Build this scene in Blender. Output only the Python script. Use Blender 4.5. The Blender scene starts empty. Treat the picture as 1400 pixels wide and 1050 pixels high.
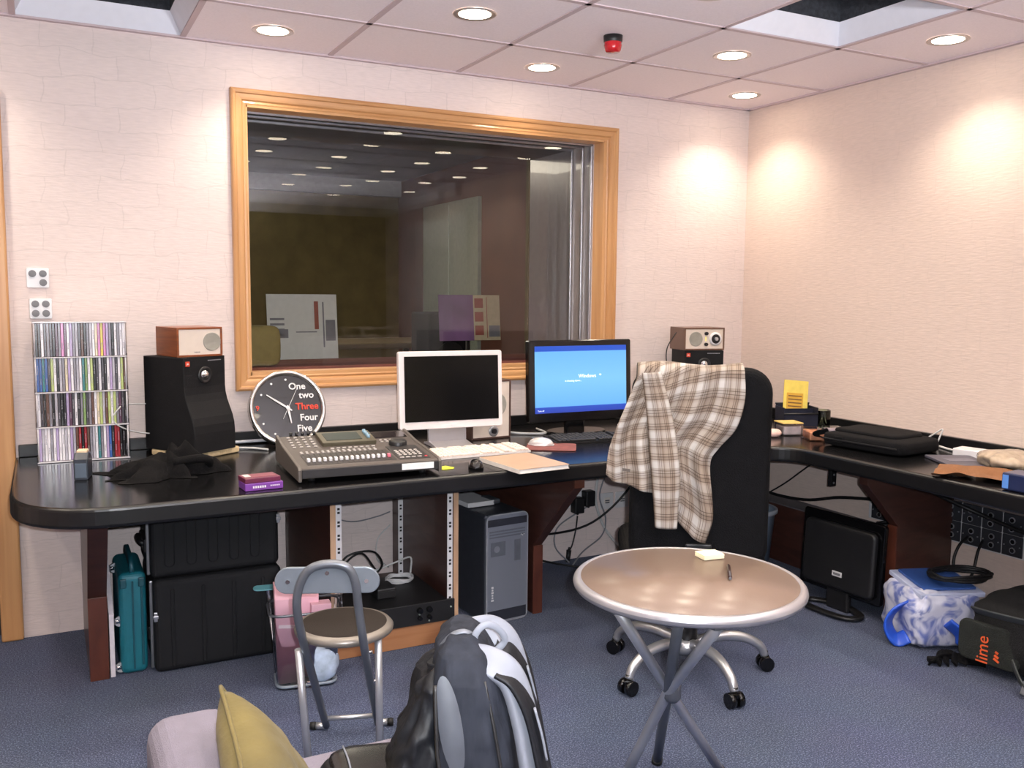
E_DL=36; E_FLASH=255; E_FILL=520
import bpy, bmesh, math, random
from mathutils import Vector, Matrix, noise
random.seed(7)
PI = math.pi
sc = bpy.context.scene
COL = sc.collection
V = Vector

# ------------------------------------------------------------------ camera
F_PX = 1249.18
CAM = V((-3.5005, -3.9854, 1.3776))
_y, _p, _r = .475, -.1, .0093
_F = V((math.sin(_y)*math.cos(_p), math.cos(_y)*math.cos(_p), math.sin(_p)))
_R = V((math.cos(_y), -math.sin(_y), 0)); _U = _R.cross(_F)
R2 = _R*math.cos(_r)+_U*math.sin(_r); U2 = -_R*math.sin(_r)+_U*math.cos(_r)
cd = bpy.data.cameras.new('camera'); cam = bpy.data.objects.new('camera', cd); COL.objects.link(cam)
cd.sensor_width = 36; cd.lens = 36*F_PX/1400; cd.clip_start = .02
M = Matrix((R2, U2, -_F)).transposed().to_4x4(); M.translation = CAM
cam.matrix_world = M
sc.camera = cam

def W(u, v, ax, val):
    """point of the real plane ax=val seen at (u, v) of the 1400x1050 frame"""
    d = _F+R2*((u-700)/F_PX)+U2*((525-v)/F_PX)
    i = 'xyz'.index(ax)
    return CAM+d*((val-CAM[i])/d[i])

# ------------------------------------------------------------------ materials
def lin(c):
    return tuple(((x/255)/12.92 if x/255 <= .04045 else ((x/255+.055)/1.055)**2.4) for x in c)
MATS = {}
def mat(name, rgb, rough=.5, metal=0, var=.08, vscale=30, bump=0, bscale=200, coat=0, spec=.5, emit=None, estr=0,
        trans=0, alpha=1, stretch=None):
    if name in MATS: return MATS[name]
    m = bpy.data.materials.new(name); m.use_nodes = True; MATS[name] = m
    nt = m.node_tree; b = nt.nodes['Principled BSDF']; L = nt.links
    c = lin(rgb)
    b.inputs['Roughness'].default_value = rough; b.inputs['Metallic'].default_value = metal
    b.inputs['Coat Weight'].default_value = coat; b.inputs['Specular IOR Level'].default_value = spec
    b.inputs['Transmission Weight'].default_value = trans; b.inputs['Alpha'].default_value = alpha
    tc = nt.nodes.new('ShaderNodeTexCoord'); src = tc.outputs['Object']
    if stretch:
        mp = nt.nodes.new('ShaderNodeMapping'); mp.inputs['Scale'].default_value = stretch
        L.new(src, mp.inputs['Vector']); src = mp.outputs['Vector']
    n = nt.nodes.new('ShaderNodeTexNoise'); n.inputs['Scale'].default_value = vscale; n.inputs['Detail'].default_value = 4
    L.new(src, n.inputs['Vector'])
    r = nt.nodes.new('ShaderNodeValToRGB'); L.new(n.outputs['Fac'], r.inputs['Fac'])
    r.color_ramp.elements[0].position = .3; r.color_ramp.elements[1].position = .7
    r.color_ramp.elements[0].color = tuple(max(0, x*(1-var)) for x in c)+(1,)
    r.color_ramp.elements[1].color = tuple(min(1, x*(1+var)) for x in c)+(1,)
    L.new(r.outputs['Color'], b.inputs['Base Color'])
    if bump:
        n2 = nt.nodes.new('ShaderNodeTexNoise'); n2.inputs['Scale'].default_value = bscale; n2.inputs['Detail'].default_value = 3
        L.new(src, n2.inputs['Vector'])
        bp = nt.nodes.new('ShaderNodeBump'); bp.inputs['Strength'].default_value = bump; bp.inputs['Distance'].default_value = .01
        L.new(n2.outputs['Fac'], bp.inputs['Height']); L.new(bp.outputs['Normal'], b.inputs['Normal'])
    if emit:
        b.inputs['Emission Color'].default_value = lin(emit)+(1,); b.inputs['Emission Strength'].default_value = estr
    return m

def wood(name, c1, c2, rough=.35, stretch=(3, 3, 40), coat=.2):
    if name in MATS: return MATS[name]
    m = mat(name, c1, rough, coat=coat)
    nt = m.node_tree; L = nt.links; b = nt.nodes['Principled BSDF']
    tc = nt.nodes.new('ShaderNodeTexCoord'); mp = nt.nodes.new('ShaderNodeMapping'); mp.inputs['Scale'].default_value = stretch
    L.new(tc.outputs['Object'], mp.inputs['Vector'])
    n = nt.nodes.new('ShaderNodeTexNoise'); n.inputs['Scale'].default_value = 1; n.inputs['Detail'].default_value = 6; n.inputs['Distortion'].default_value = .6
    L.new(mp.outputs['Vector'], n.inputs['Vector'])
    r = nt.nodes.new('ShaderNodeValToRGB'); r.color_ramp.elements[0].position = .32; r.color_ramp.elements[1].position = .68
    r.color_ramp.elements[0].color = lin(c2)+(1,); r.color_ramp.elements[1].color = lin(c1)+(1,)
    L.new(n.outputs['Fac'], r.inputs['Fac']); L.new(r.outputs['Color'], b.inputs['Base Color'])
    return m

def wallpaper(name, rgb, fibre=1.0, horiz=True):
    """embossed stone-block paper: blocks from a distorted brick pattern plus fine fibres"""
    m = bpy.data.materials.new(name); m.use_nodes = True; nt = m.node_tree; L = nt.links; N = nt.nodes
    b = N['Principled BSDF']; b.inputs['Roughness'].default_value = .75; b.inputs['Specular IOR Level'].default_value = .3
    geo = N.new('ShaderNodeNewGeometry'); sep = N.new('ShaderNodeSeparateXYZ'); L.new(geo.outputs['Position'], sep.inputs[0])
    add = N.new('ShaderNodeMath'); add.operation = 'ADD'; L.new(sep.outputs['X'], add.inputs[0]); L.new(sep.outputs['Y'], add.inputs[1])
    com = N.new('ShaderNodeCombineXYZ'); L.new(add.outputs[0], com.inputs['X']); L.new(sep.outputs['Z'], com.inputs['Y'])
    nz = N.new('ShaderNodeTexNoise'); nz.inputs['Scale'].default_value = 5; nz.inputs['Detail'].default_value = 3; L.new(com.outputs[0], nz.inputs['Vector'])
    sub = N.new('ShaderNodeVectorMath'); sub.operation = 'SUBTRACT'; sub.inputs[1].default_value = (.5, .5, .5); L.new(nz.outputs['Color'], sub.inputs[0])
    scl = N.new('ShaderNodeVectorMath'); scl.operation = 'SCALE'; scl.inputs['Scale'].default_value = .09; L.new(sub.outputs[0], scl.inputs[0])
    ad2 = N.new('ShaderNodeVectorMath'); ad2.operation = 'ADD'; L.new(com.outputs[0], ad2.inputs[0]); L.new(scl.outputs[0], ad2.inputs[1])
    br = N.new('ShaderNodeTexBrick'); br.offset = .37; br.inputs['Scale'].default_value = 1; br.inputs['Brick Width'].default_value = .2; br.inputs['Row Height'].default_value = .095
    br.inputs['Mortar Size'].default_value = .0025; br.inputs['Mortar Smooth'].default_value = .5; br.inputs['Bias'].default_value = 0
    br.inputs['Color1'].default_value = (1, 1, 1, 1); br.inputs['Color2'].default_value = (.97, .97, .97, 1); br.inputs['Mortar'].default_value = (.90, .90, .90, 1)
    L.new(ad2.outputs[0], br.inputs['Vector'])
    mp = N.new('ShaderNodeMapping'); mp.inputs['Scale'].default_value = (14, 90, 1); L.new(com.outputs[0], mp.inputs['Vector'])
    fb = N.new('ShaderNodeTexNoise'); fb.inputs['Scale'].default_value = 1.6; fb.inputs['Detail'].default_value = 5; L.new(mp.outputs[0], fb.inputs['Vector'])
    rp = N.new('ShaderNodeValToRGB'); rp.color_ramp.elements[0].position = .3; rp.color_ramp.elements[1].position = .7
    c = lin(rgb)
    rp.color_ramp.elements[0].color = tuple(x*.93 for x in c)+(1,); rp.color_ramp.elements[1].color = tuple(min(1, x*1.03) for x in c)+(1,)
    L.new(fb.outputs['Fac'], rp.inputs['Fac'])
    mx = N.new('ShaderNodeMix'); mx.data_type = 'RGBA'; mx.blend_type = 'MULTIPLY'; mx.inputs[0].default_value = fibre
    L.new(rp.outputs['Color'], mx.inputs[6]); L.new(br.outputs['Color'], mx.inputs[7]); L.new(mx.outputs[2], b.inputs['Base Color'])
    bp = N.new('ShaderNodeBump'); bp.inputs['Strength'].default_value = .25; bp.inputs['Distance'].default_value = .004
    L.new(fb.outputs['Fac'], bp.inputs['Height']); L.new(bp.outputs['Normal'], b.inputs['Normal'])
    return m

def carpet():
    m = bpy.data.materials.new('carpet'); m.use_nodes = True; nt = m.node_tree; L = nt.links; N = nt.nodes
    b = N['Principled BSDF']; b.inputs['Roughness'].default_value = .95; b.inputs['Specular IOR Level'].default_value = .1
    b.inputs['Sheen Weight'].default_value = .15
    tc = N.new('ShaderNodeTexCoord')
    n1 = N.new('ShaderNodeTexNoise'); n1.inputs['Scale'].default_value = 210; n1.inputs['Detail'].default_value = 4; L.new(tc.outputs['Object'], n1.inputs['Vector'])
    r = N.new('ShaderNodeValToRGB'); e = r.color_ramp.elements
    e[0].position = .33; e[0].color = lin((34, 42, 72))+(1,); e[1].position = .72; e[1].color = lin((128, 138, 166))+(1,)
    k = e.new(.52); k.color = lin((60, 72, 102))+(1,)
    L.new(n1.outputs['Fac'], r.inputs['Fac'])
    n2 = N.new('ShaderNodeTexNoise'); n2.inputs['Scale'].default_value = 2.5; L.new(tc.outputs['Object'], n2.inputs['Vector'])
    mx = N.new('ShaderNodeMix'); mx.data_type = 'RGBA'; mx.blend_type = 'MULTIPLY'; mx.inputs[0].default_value = .25
    L.new(r.outputs['Color'], mx.inputs[6]); L.new(n2.outputs['Color'], mx.inputs[7]); L.new(mx.outputs[2], b.inputs['Base Color'])
    n3 = N.new('ShaderNodeTexNoise'); n3.inputs['Scale'].default_value = 350; n3.inputs['Detail'].default_value = 2; L.new(tc.outputs['Object'], n3.inputs['Vector'])
    bp = N.new('ShaderNodeBump'); bp.inputs['Strength'].default_value = .7; bp.inputs['Distance'].default_value = .006
    L.new(n3.outputs['Fac'], bp.inputs['Height']); L.new(bp.outputs['Normal'], b.inputs['Normal'])
    return m

def pane_glass(name, ior=1.5, tint=(1, 1, 1), rough=0.0):
    m = bpy.data.materials.new(name); m.use_nodes = True; nt = m.node_tree; L = nt.links; N = nt.nodes
    N.remove(N['Principled BSDF']); out = N['Material Output']
    t = N.new('ShaderNodeBsdfTransparent'); t.inputs[0].default_value = tint+(1,)
    g = N.new('ShaderNodeBsdfGlossy'); g.inputs['Roughness'].default_value = rough; g.inputs['Color'].default_value = (1, 1, 1, 1)
    f = N.new('ShaderNodeFresnel'); f.inputs['IOR'].default_value = ior
    nz = N.new('ShaderNodeTexNoise'); nz.inputs['Scale'].default_value = .7
    bp = N.new('ShaderNodeBump'); bp.inputs['Strength'].default_value = .008; bp.inputs['Distance'].default_value = .002
    L.new(nz.outputs['Fac'], bp.inputs['Height']); L.new(bp.outputs['Normal'], g.inputs['Normal'])
    mx = N.new('ShaderNodeMixShader'); L.new(f.outputs[0], mx.inputs[0]); L.new(t.outputs[0], mx.inputs[1]); L.new(g.outputs[0], mx.inputs[2])
    L.new(mx.outputs[0], out.inputs['Surface']); MATS[name] = m
    return m

def plaid(name):
    m = bpy.data.materials.new(name); m.use_nodes = True; nt = m.node_tree; L = nt.links; N = nt.nodes
    b = N['Principled BSDF']; b.inputs['Roughness'].default_value = .85; b.inputs['Specular IOR Level'].default_value = .2
    uv = N.new('ShaderNodeTexCoord'); sep = N.new('ShaderNodeSeparateXYZ'); L.new(uv.outputs['UV'], sep.inputs[0])
    def lines(out, period):
        md = N.new('ShaderNodeMath'); md.operation = 'MULTIPLY'; md.inputs[1].default_value = 1/period; L.new(out, md.inputs[0])
        fr = N.new('ShaderNodeMath'); fr.operation = 'FRACT'; L.new(md.outputs[0], fr.inputs[0])
        r = N.new('ShaderNodeValToRGB'); r.color_ramp.interpolation = 'LINEAR'; e = r.color_ramp.elements
        base = (1, 1, 1, 1); tan = lin((228, 220, 212))+(1,); dk = lin((158, 146, 138))+(1,); md_ = lin((206, 195, 186))+(1,); gr = lin((222, 217, 213))+(1,)
        st = [(0, tan), (.05, tan), (.055, dk), (.075, dk), (.08, tan), (.14, md_), (.145, dk), (.165, dk), (.17, md_), (.24, md_), (.245, dk), (.26, dk), (.265, tan), (.36, base), (.52, base),
              (.54, gr), (.60, gr), (.605, dk), (.62, dk), (.625, gr), (.69, gr), (.695, dk), (.71, dk), (.715, gr), (.80, md_), (.805, dk), (.82, dk), (.825, md_), (.93, tan), (1, tan)]
        e[0].position, e[0].color = st[0]; e[1].position, e[1].color = st[-1]
        for p_, c_ in st[1:-1]:
            k = e.new(p_); k.color = c_
        L.new(fr.outputs[0], r.inputs['Fac'])
        return r.outputs['Color']
    a = lines(sep.outputs['X'], .095); c = lines(sep.outputs['Y'], .115)
    mx = N.new('ShaderNodeMix'); mx.data_type = 'RGBA'; mx.blend_type = 'MULTIPLY'; mx.inputs[0].default_value = 1
    L.new(a, mx.inputs[6]); L.new(c, mx.inputs[7])
    m2 = N.new('ShaderNodeMix'); m2.data_type = 'RGBA'; m2.blend_type = 'MULTIPLY'; m2.inputs[0].default_value = 1
    L.new(mx.outputs[2], m2.inputs[6]); m2.inputs[7].default_value = lin((186, 182, 178))+(1,)
    L.new(m2.outputs[2], b.inputs['Base Color'])
    MATS[name] = m
    return m

def screen_on(name):
    m = bpy.data.materials.new(name); m.use_nodes = True; nt = m.node_tree; L = nt.links; N = nt.nodes
    b = N['Principled BSDF']; b.inputs['Base Color'].default_value = (.01, .01, .02, 1); b.inputs['Roughness'].default_value = .3
    tc = N.new('ShaderNodeTexCoord'); sep = N.new('ShaderNodeSeparateXYZ'); L.new(tc.outputs['Generated'], sep.inputs[0])
    r = N.new('ShaderNodeValToRGB'); e = r.color_ramp.elements
    dk = lin((28, 84, 200))+(1,); a = lin((108, 182, 250))+(1,); c = lin((128, 200, 255))+(1,)
    for p_, col in [(.085, lin((40, 80, 190))+(1,)), (.095, a), (.5, c), (.915, lin((110, 185, 252))+(1,)), (.925, dk)]:
        k = e.new(p_); k.color = col
    e[0].color = lin((36, 66, 180))+(1,); e[-1].color = dk
    L.new(sep.outputs['Z'], r.inputs['Fac']); L.new(r.outputs['Color'], b.inputs['Emission Color']); b.inputs['Emission Strength'].default_value = 1.1
    MATS[name] = m
    return m

# ------------------------------------------------------------------ mesh helpers
def NB(): return bmesh.new()
def _merge(bm, tmp, M=None, mi=0, smooth=False):
    if M is not None: bmesh.ops.transform(tmp, matrix=M, verts=tmp.verts)
    mp = {}
    for v in tmp.verts: mp[v] = bm.verts.new(v.co)
    for f in tmp.faces:
        try:
            g = bm.faces.new([mp[v] for v in f.verts]); g.material_index = mi if mi >= 0 else f.material_index; g.smooth = smooth
        except ValueError: pass
    tmp.free()
def T(x, y, z): return Matrix.Translation((x, y, z))
def RX(a): return Matrix.Rotation(a, 4, 'X')
def RY(a): return Matrix.Rotation(a, 4, 'Y')
def RZ(a): return Matrix.Rotation(a, 4, 'Z')
def box(bm, c, s, M=None, bev=0, seg=2, mi=0, smooth=False, R=None):
    t = NB(); bmesh.ops.create_cube(t, size=1)
    bmesh.ops.scale(t, vec=s, verts=t.verts)
    if bev: bmesh.ops.bevel(t, geom=t.edges[:], offset=min(bev, min(s)*.49), segments=seg, profile=.5, affect='EDGES')
    X = T(*c)
    if R is not None: X = X @ R
    if M is not None: X = M @ X
    _merge(bm, t, X, mi, smooth)
def cyl(bm, p0, p1, r0, r1=None, n=16, mi=0, smooth=True, M=None, cap=True):
    p0, p1 = V(p0), V(p1); d = p1-p0; r1 = r0 if r1 is None else r1
    t = NB(); bmesh.ops.create_cone(t, cap_ends=cap, segments=n, radius1=max(r0, 1e-5), radius2=max(r1, 1e-5), depth=d.length)
    X = Matrix.Translation((p0+p1)/2) @ d.to_track_quat('Z', 'Y').to_matrix().to_4x4()
    if M is not None: X = M @ X
    bmesh.ops.transform(t, matrix=X, verts=t.verts)
    mp = {v: bm.verts.new(v.co) for v in t.verts}
    for f in t.faces:
        g = bm.faces.new([mp[v] for v in f.verts]); g.material_index = mi; g.smooth = smooth and len(f.verts) == 4
    t.free()
def smoothpath(pts, k=6, closed=False):
    P = [V(p) for p in pts]; n = len(P); out = []
    if n < 3 and not closed: return P
    for i in range(n if closed else n-1):
        p1, p2 = P[i], P[(i+1) % n]
        p0 = P[i-1] if (i > 0 or closed) else p1*2-p2
        p3 = P[(i+2) % n] if (i+2 < n or closed) else p2*2-p1
        for j in range(k):
            s = j/k
            out.append(.5*((2*p1)+(p2-p0)*s+(2*p0-5*p1+4*p2-p3)*s*s+(3*p1-p0-3*p2+p3)*s**3))
    if not closed: out.append(P[-1])
    return out
def tube(bm, pts, r, n=8, mi=0, closed=False, M=None, k=6, smooth=True, flat=None, rad=None, ref=None):
    """sweep along a smoothed path; flat=(w,h) sweeps a strap section instead of a circle"""
    P = smoothpath(pts, k, closed) if k > 1 else [V(p) for p in pts]
    if M is not None: P = [M @ p for p in P]
    m = len(P); rings = []; up = V(ref) if ref else None
    for i, p in enumerate(P):
        a = P[(i+1) % m] if (closed or i < m-1) else p; b = P[i-1] if (closed or i > 0) else p
        t = (a-b).normalized()
        if up is None: up = t.orthogonal().normalized()
        w = (V(ref) if ref else up); w = (w-t*w.dot(t))
        w = w.normalized() if w.length > 1e-6 else t.orthogonal().normalized()
        up = w; s = t.cross(w)
        rr = r if rad is None else rad(i/(m-1))
        ring = []
        for j in range(n):
            an = 2*PI*(j+.5)/n
            if flat:
                cx, sx = math.cos(an), math.sin(an)
                e = .35
                ring.append(bm.verts.new(p+s*(flat[0]/2*math.copysign(abs(cx)**e, cx))+w*(flat[1]/2*math.copysign(abs(sx)**e, sx))))
            else: ring.append(bm.verts.new(p+(s*math.cos(an)+w*math.sin(an))*rr))
        rings.append(ring)
    for i in range(m if closed else m-1):
        A, B = rings[i], rings[(i+1) % m]
        for j in range(n):
            f = bm.faces.new([A[j], A[(j+1) % n], B[(j+1) % n], B[j]]); f.material_index = mi; f.smooth = smooth
    if not closed:
        f = bm.faces.new(rings[0][::-1]); f.material_index = mi
        f = bm.faces.new(rings[-1]); f.material_index = mi
def lathe(bm, prof, n=32, M=None, mi=0, smooth=True, sx=1, sy=1):
    X = M or Matrix.Identity(4); rings = []
    for r, z in prof:
        if r < 1e-6: rings.append([bm.verts.new(X @ V((0, 0, z)))])
        else: rings.append([bm.verts.new(X @ V((r*sx*math.cos(2*PI*j/n), r*sy*math.sin(2*PI*j/n), z))) for j in range(n)])
    for A, B in zip(rings, rings[1:]):
        for j in range(n):
            a = [A[0]] if len(A) == 1 else [A[j], A[(j+1) % n]]
            b = [B[0]] if len(B) == 1 else [B[(j+1) % n], B[j]]
            if len(a)+len(b) > 2:
                f = bm.faces.new(a+b); f.material_index = mi; f.smooth = smooth
def prism(bm, poly, h, M=None, mi=0, bev=0, mi_side=None, seg=2):
    """polygon (x,y) extruded z 0..h"""
    t = NB(); vs = [t.verts.new((x, y, 0)) for x, y in poly]; f = t.faces.new(vs)
    r = bmesh.ops.extrude_face_region(t, geom=[f])
    bmesh.ops.translate(t, vec=(0, 0, h), verts=[v for v in r['geom'] if isinstance(v, bmesh.types.BMVert)])
    bmesh.ops.recalc_face_normals(t, faces=t.faces)
    if bev:
        ed = [e for e in t.edges if abs(e.verts[0].co.z-e.verts[1].co.z) < 1e-6]
        bmesh.ops.bevel(t, geom=ed, offset=bev, segments=seg, profile=.5, affect='EDGES')
    for q in t.faces:
        q.material_index = mi
        if mi_side is not None and abs(q.normal.z) < .9: q.material_index = mi_side
    _merge(bm, t, M, -1)
def rrect(w, h, r, n=5, cx=0, cy=0):
    out = []
    for sx, sy, a0 in ((1, 1, 0), (-1, 1, PI/2), (-1, -1, PI), (1, -1, 1.5*PI)):
        for i in range(n+1):
            a = a0+PI/2*i/n
            out.append((cx+sx*(w/2-r)+r*math.cos(a), cy+sy*(h/2-r)+r*math.sin(a)))
    return out
def blob(bm, c, s, e1=1, e2=1, nu=32, nv=18, amp=0, fr=6, seed=0, M=None, mi=0, fn=None):
    """superellipsoid with noise folds"""
    def pw(x, e): return math.copysign(abs(x)**e, x)
    rings = []
    for i in range(nv+1):
        a = -PI/2+PI*i/nv; row = []
        for j in range(nu):
            b = 2*PI*j/nu
            p = V((pw(math.cos(a), e1)*pw(math.cos(b), e2)*s[0], pw(math.cos(a), e1)*pw(math.sin(b), e2)*s[1], pw(math.sin(a), e1)*s[2]))
            if amp:
                q = p*fr+V((seed, seed*2, 3))
                p = p*(1+amp*(noise.noise(q)+.5*noise.noise(q*2.3)))
            if fn: p = fn(p)
            p = p+V(c)
            if M is not None: p = M @ p
            row.append(bm.verts.new(p))
        rings.append(row)
    for i in range(nv):
        for j in range(nu):
            f = bm.faces.new([rings[i][j], rings[i][(j+1) % nu], rings[i+1][(j+1) % nu], rings[i+1][j]]); f.smooth = True; f.material_index = mi
    bmesh.ops.remove_doubles(bm, verts=rings[0]+rings[-1], dist=1e-5)
def sheet(bm, fn, nu, nv, mi=0, thick=0, uv=None):
    """grid surface fn(u,v)->point, u,v in 0..1"""
    g = [[bm.verts.new(fn(i/nu, j/nv)) for i in range(nu+1)] for j in range(nv+1)]
    lay = bm.loops.layers.uv.verify() if uv else None
    fs = []
    for j in range(nv):
        for i in range(nu):
            f = bm.faces.new([g[j][i], g[j][i+1], g[j+1][i+1], g[j+1][i]]); f.smooth = True; f.material_index = mi; fs.append(f)
            if uv:
                for lp, (a, b) in zip(f.loops, ((i, j), (i+1, j), (i+1, j+1), (i, j+1))): lp[lay].uv = uv(a/nu, b/nv)
    return fs
def text(bm, s, size, M, mi=0, ext=.0006, bold=0, align='CENTER', shear=0):
    cu = bpy.data.curves.new('t', 'FONT'); cu.body = s; cu.size = size; cu.extrude = ext; cu.offset = bold; cu.align_x = align; cu.align_y = 'CENTER'; cu.shear = shear
    cu.resolution_u = 3
    o = bpy.data.objects.new('t', cu); COL.objects.link(o)
    me = bpy.data.meshes.new_from_object(o.evaluated_get(bpy.context.evaluated_depsgraph_get()))
    t = NB(); t.from_mesh(me); _merge(bm, t, M, mi)
    bpy.data.objects.remove(o); bpy.data.curves.remove(cu); bpy.data.meshes.remove(me)

FACE = Matrix(((1, 0, 0, 0), (0, 0, -1, 0), (0, 1, 0, 0), (0, 0, 0, 1)))   # local x->x, y->z, z-> -y : a front face looking to -y

# ------------------------------------------------------------------ objects
def thing(name, label, cat, loc=(0, 0, 0), rz=0, group=None, R=None):
    o = bpy.data.objects.new(name, None); COL.objects.link(o); o.empty_display_size = .05
    o.location = loc
    o.rotation_euler = R.to_euler() if R is not None else (0, 0, rz)
    o['label'] = label; o['category'] = cat
    if group: o['group'] = group
    return o
def mesh(name, bm, mats, parent=None, label=None, M=None):
    me = bpy.data.meshes.new(name)
    bmesh.ops.recalc_face_normals(bm, faces=bm.faces)
    bm.to_mesh(me); bm.free()
    for m in (mats if isinstance(mats, (list, tuple)) else [mats]): me.materials.append(m)
    o = bpy.data.objects.new(name, me); COL.objects.link(o)
    if parent: o.parent = parent
    if label: o['label'] = label
    if M is not None: o.matrix_local = M
    return o
def solo(name, bm, mats, label, cat, loc=(0, 0, 0), rz=0, group=None, kind=None):
    o = mesh(name, bm, mats); o.location = loc; o.rotation_euler = (0, 0, rz)
    o['label'] = label; o['category'] = cat
    if group: o['group'] = group
    if kind: o['kind'] = kind
    return o
def struct(name, bm, mats, parent=None):
    o = mesh(name, bm, mats, parent)
    if parent is None: o['kind'] = 'structure'
    return o
def dup(root, loc, rz=None, label=None, group=None):
    r = root.copy(); COL.objects.link(r); r.location = loc
    if rz is not None: r.rotation_euler = (0, 0, rz)
    if label: r['label'] = label
    if group: r['group'] = group
    for ch in list(root.children):
        c = ch.copy(); COL.objects.link(c); c.parent = r
        for g in list(ch.children):
            d = g.copy(); COL.objects.link(d); d.parent = c
    return r
ORD = ['first', 'second', 'third', 'fourth', 'fifth', 'sixth', 'seventh', 'eighth', 'ninth', 'tenth', 'eleventh', 'twelfth', 'thirteenth', 'fourteenth', 'fifteenth',
       'sixteenth', 'seventeenth', 'eighteenth', 'nineteenth', 'twentieth', 'twenty-first', 'twenty-second', 'twenty-third', 'twenty-fourth', 'twenty-fifth', 'twenty-sixth',
       'twenty-seventh', 'twenty-eighth', 'twenty-ninth', 'thirtieth', 'thirty-first', 'thirty-second']

# ------------------------------------------------------------------ shared materials
black_p = mat('black_plastic', (24, 24, 26), .45, var=.1)
black_g = mat('black_gloss', (12, 12, 14), .12, var=.1)
black_m = mat('black_matte', (16, 16, 19), .8, spec=.25, bump=.2, bscale=400)
black_f = mat('black_fabric', (13, 13, 16), .9, spec=.2, bump=.5, bscale=300, var=.2)
silver = mat('silver_paint', (186, 188, 194), .32, .75, var=.03)
chrome = mat('chrome', (225, 225, 228), .12, 1, var=.02)
grey_m = mat('grey_metal', (100, 104, 112), .4, .6, var=.04)
white_p = mat('white_plastic', (216, 214, 216), .35, var=.02)
offwhite = mat('off_white_plastic', (222, 214, 208), .4, var=.03)
rubber = mat('rubber', (16, 16, 18), .7)
desk_m = mat('black_laminate', (15, 15, 17), .17, var=.15, vscale=60, spec=.24)
desk_edge = mat('black_laminate_edge', (15, 15, 17), .35, var=.12)
brown = wood('brown_laminate', (76, 46, 38), (60, 35, 30), .4, (6, 6, 30))
redwood = wood('red_brown_edge', (92, 48, 34), (76, 38, 28), .4, (20, 20, 8))
oak = wood('oak_light', (208, 156, 92), (184, 128, 68), .38, (14, 14, 3))
oak_v = wood('oak_light_upright', (204, 156, 106), (182, 130, 82), .38, (26, 26, 1.5))
oak_h = wood('oak_light_level', (204, 156, 106), (182, 130, 82), .38, (1.5, 26, 26))
beech = wood('beech_edge', (196, 160, 128), (178, 142, 112), .5, (30, 30, 3))
walnut = wood('walnut_veneer', (142, 78, 40), (108, 54, 26), .35, (4, 4, 50))
# ================================================================== ROOM
H = 2.384
XL, YN = -5.2, -5.35          # left and rear walls
WX0, WX1, WZ0, WZ1 = -2.715, -.945, 1.02, 2.14      # window opening
paper_a = wallpaper('stone_wallpaper', (224, 209, 205))
paper_b = wallpaper('fibre_wallpaper', (224, 204, 193), .45)
# floor
b = NB(); box(b, ((XL)/2, YN/2, -.05), (-XL+.2, -YN+.2, .1)); struct('floor', b, carpet())
# window wall with its opening, door opening on the far left
DX0, DX1, DZ = -4.55, -3.68, 2.05
b = NB()
for x0, x1, z0, z1 in ((XL, DX0, 0, H+.4), (DX0, DX1, DZ, H+.4), (DX1, WX0, 0, H+.4), (WX0, WX1, 0, WZ0), (WX0, WX1, WZ1, H+.4), (WX1, .1, 0, H+.4)):
    box(b, ((x0+x1)/2, .06, (z0+z1)/2), (x1-x0, .12, z1-z0))
struct('wall_back', b, paper_a)
b = NB(); box(b, (.05, YN/2, H/2+.2), (.1, -YN, H+.4)); struct('wall_right', b, paper_b)
b = NB(); box(b, (XL-.05, YN/2, H/2+.2), (.1, -YN, H+.4)); struct('wall_left', b, paper_a)
b = NB(); box(b, (XL/2, YN-.05, H/2+.2), (-XL+.2, .1, H+.4)); struct('wall_rear', b, mat('olive_fabric_wall', (104, 92, 52), .9, var=.15, vscale=8))
b = NB(); box(b, (XL/2, YN+.03, H-.06), (-XL, .06, .12)); box(b, (-.03, -4.5, H-.06), (.06, 1.7, .12)); struct('trim_1', b, mat('cornice_paint', (220, 216, 212), .5))
# door leaf seen only as a dark sliver, and its oak casing
b = NB(); box(b, ((DX0+DX1)/2, .09, DZ/2), (DX1-DX0, .04, DZ)); struct('door_1', b, mat('dark_door', (46, 42, 42), .6))
b = NB()
box(b, (DX1+.032, -.012, (DZ+.07)/2), (.078, .03, DZ+.07), bev=.008); box(b, (DX0-.032, -.012, (DZ+.07)/2), (.078, .03, DZ+.07), bev=.008)
box(b, ((DX0+DX1)/2, -.012, DZ+.035), (DX1-DX0, .03, .07), bev=.008)
struct('trim_2', b, oak_v)
# white double door on the right wall, behind the camera's side, seen mirrored in the glass
b = NB(); box(b, (-.015, -4.1, 1.05), (.03, 1.3, 2.1)); box(b, (-.035, -4.1, 1.05), (.012, .02, 2.1))
struct('door_2', b, mat('door_white', (236, 234, 228), .5))

# ceiling of 0.6 m tiles, two of them missing
def gx(i): return -(.557+.6*i)
def gy(j): return -(.5551+.6*j)
xs = [0]+[gx(i) for i in range(8)]+[XL]; ys = [0]+[gy(j) for j in range(8)]+[YN]
holes = {(5, 0), (1, 2)}
tile = mat('ceiling_tile', (240, 230, 234), .8, var=.03, vscale=120, bump=.08, bscale=500)
b = NB()
for i in range(len(xs)-1):
    for j in range(len(ys)-1):
        if (i, j) in holes: continue
        box(b, ((xs[i]+xs[i+1])/2, (ys[j]+ys[j+1])/2, H+.012), (xs[i]-xs[i+1]-.004, ys[j]-ys[j+1]-.004, .02))
box(b, (XL/2, YN/2, H+.45), (-XL, -YN, .05))
struct('ceiling', b, tile)
b = NB()
for x in xs[1:-1]: box(b, (x, YN/2, H+.001), (.022, -YN, .006))
for y in ys[1:-1]: box(b, (XL/2, y, H+.001), (-XL, .022, .006))
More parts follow.
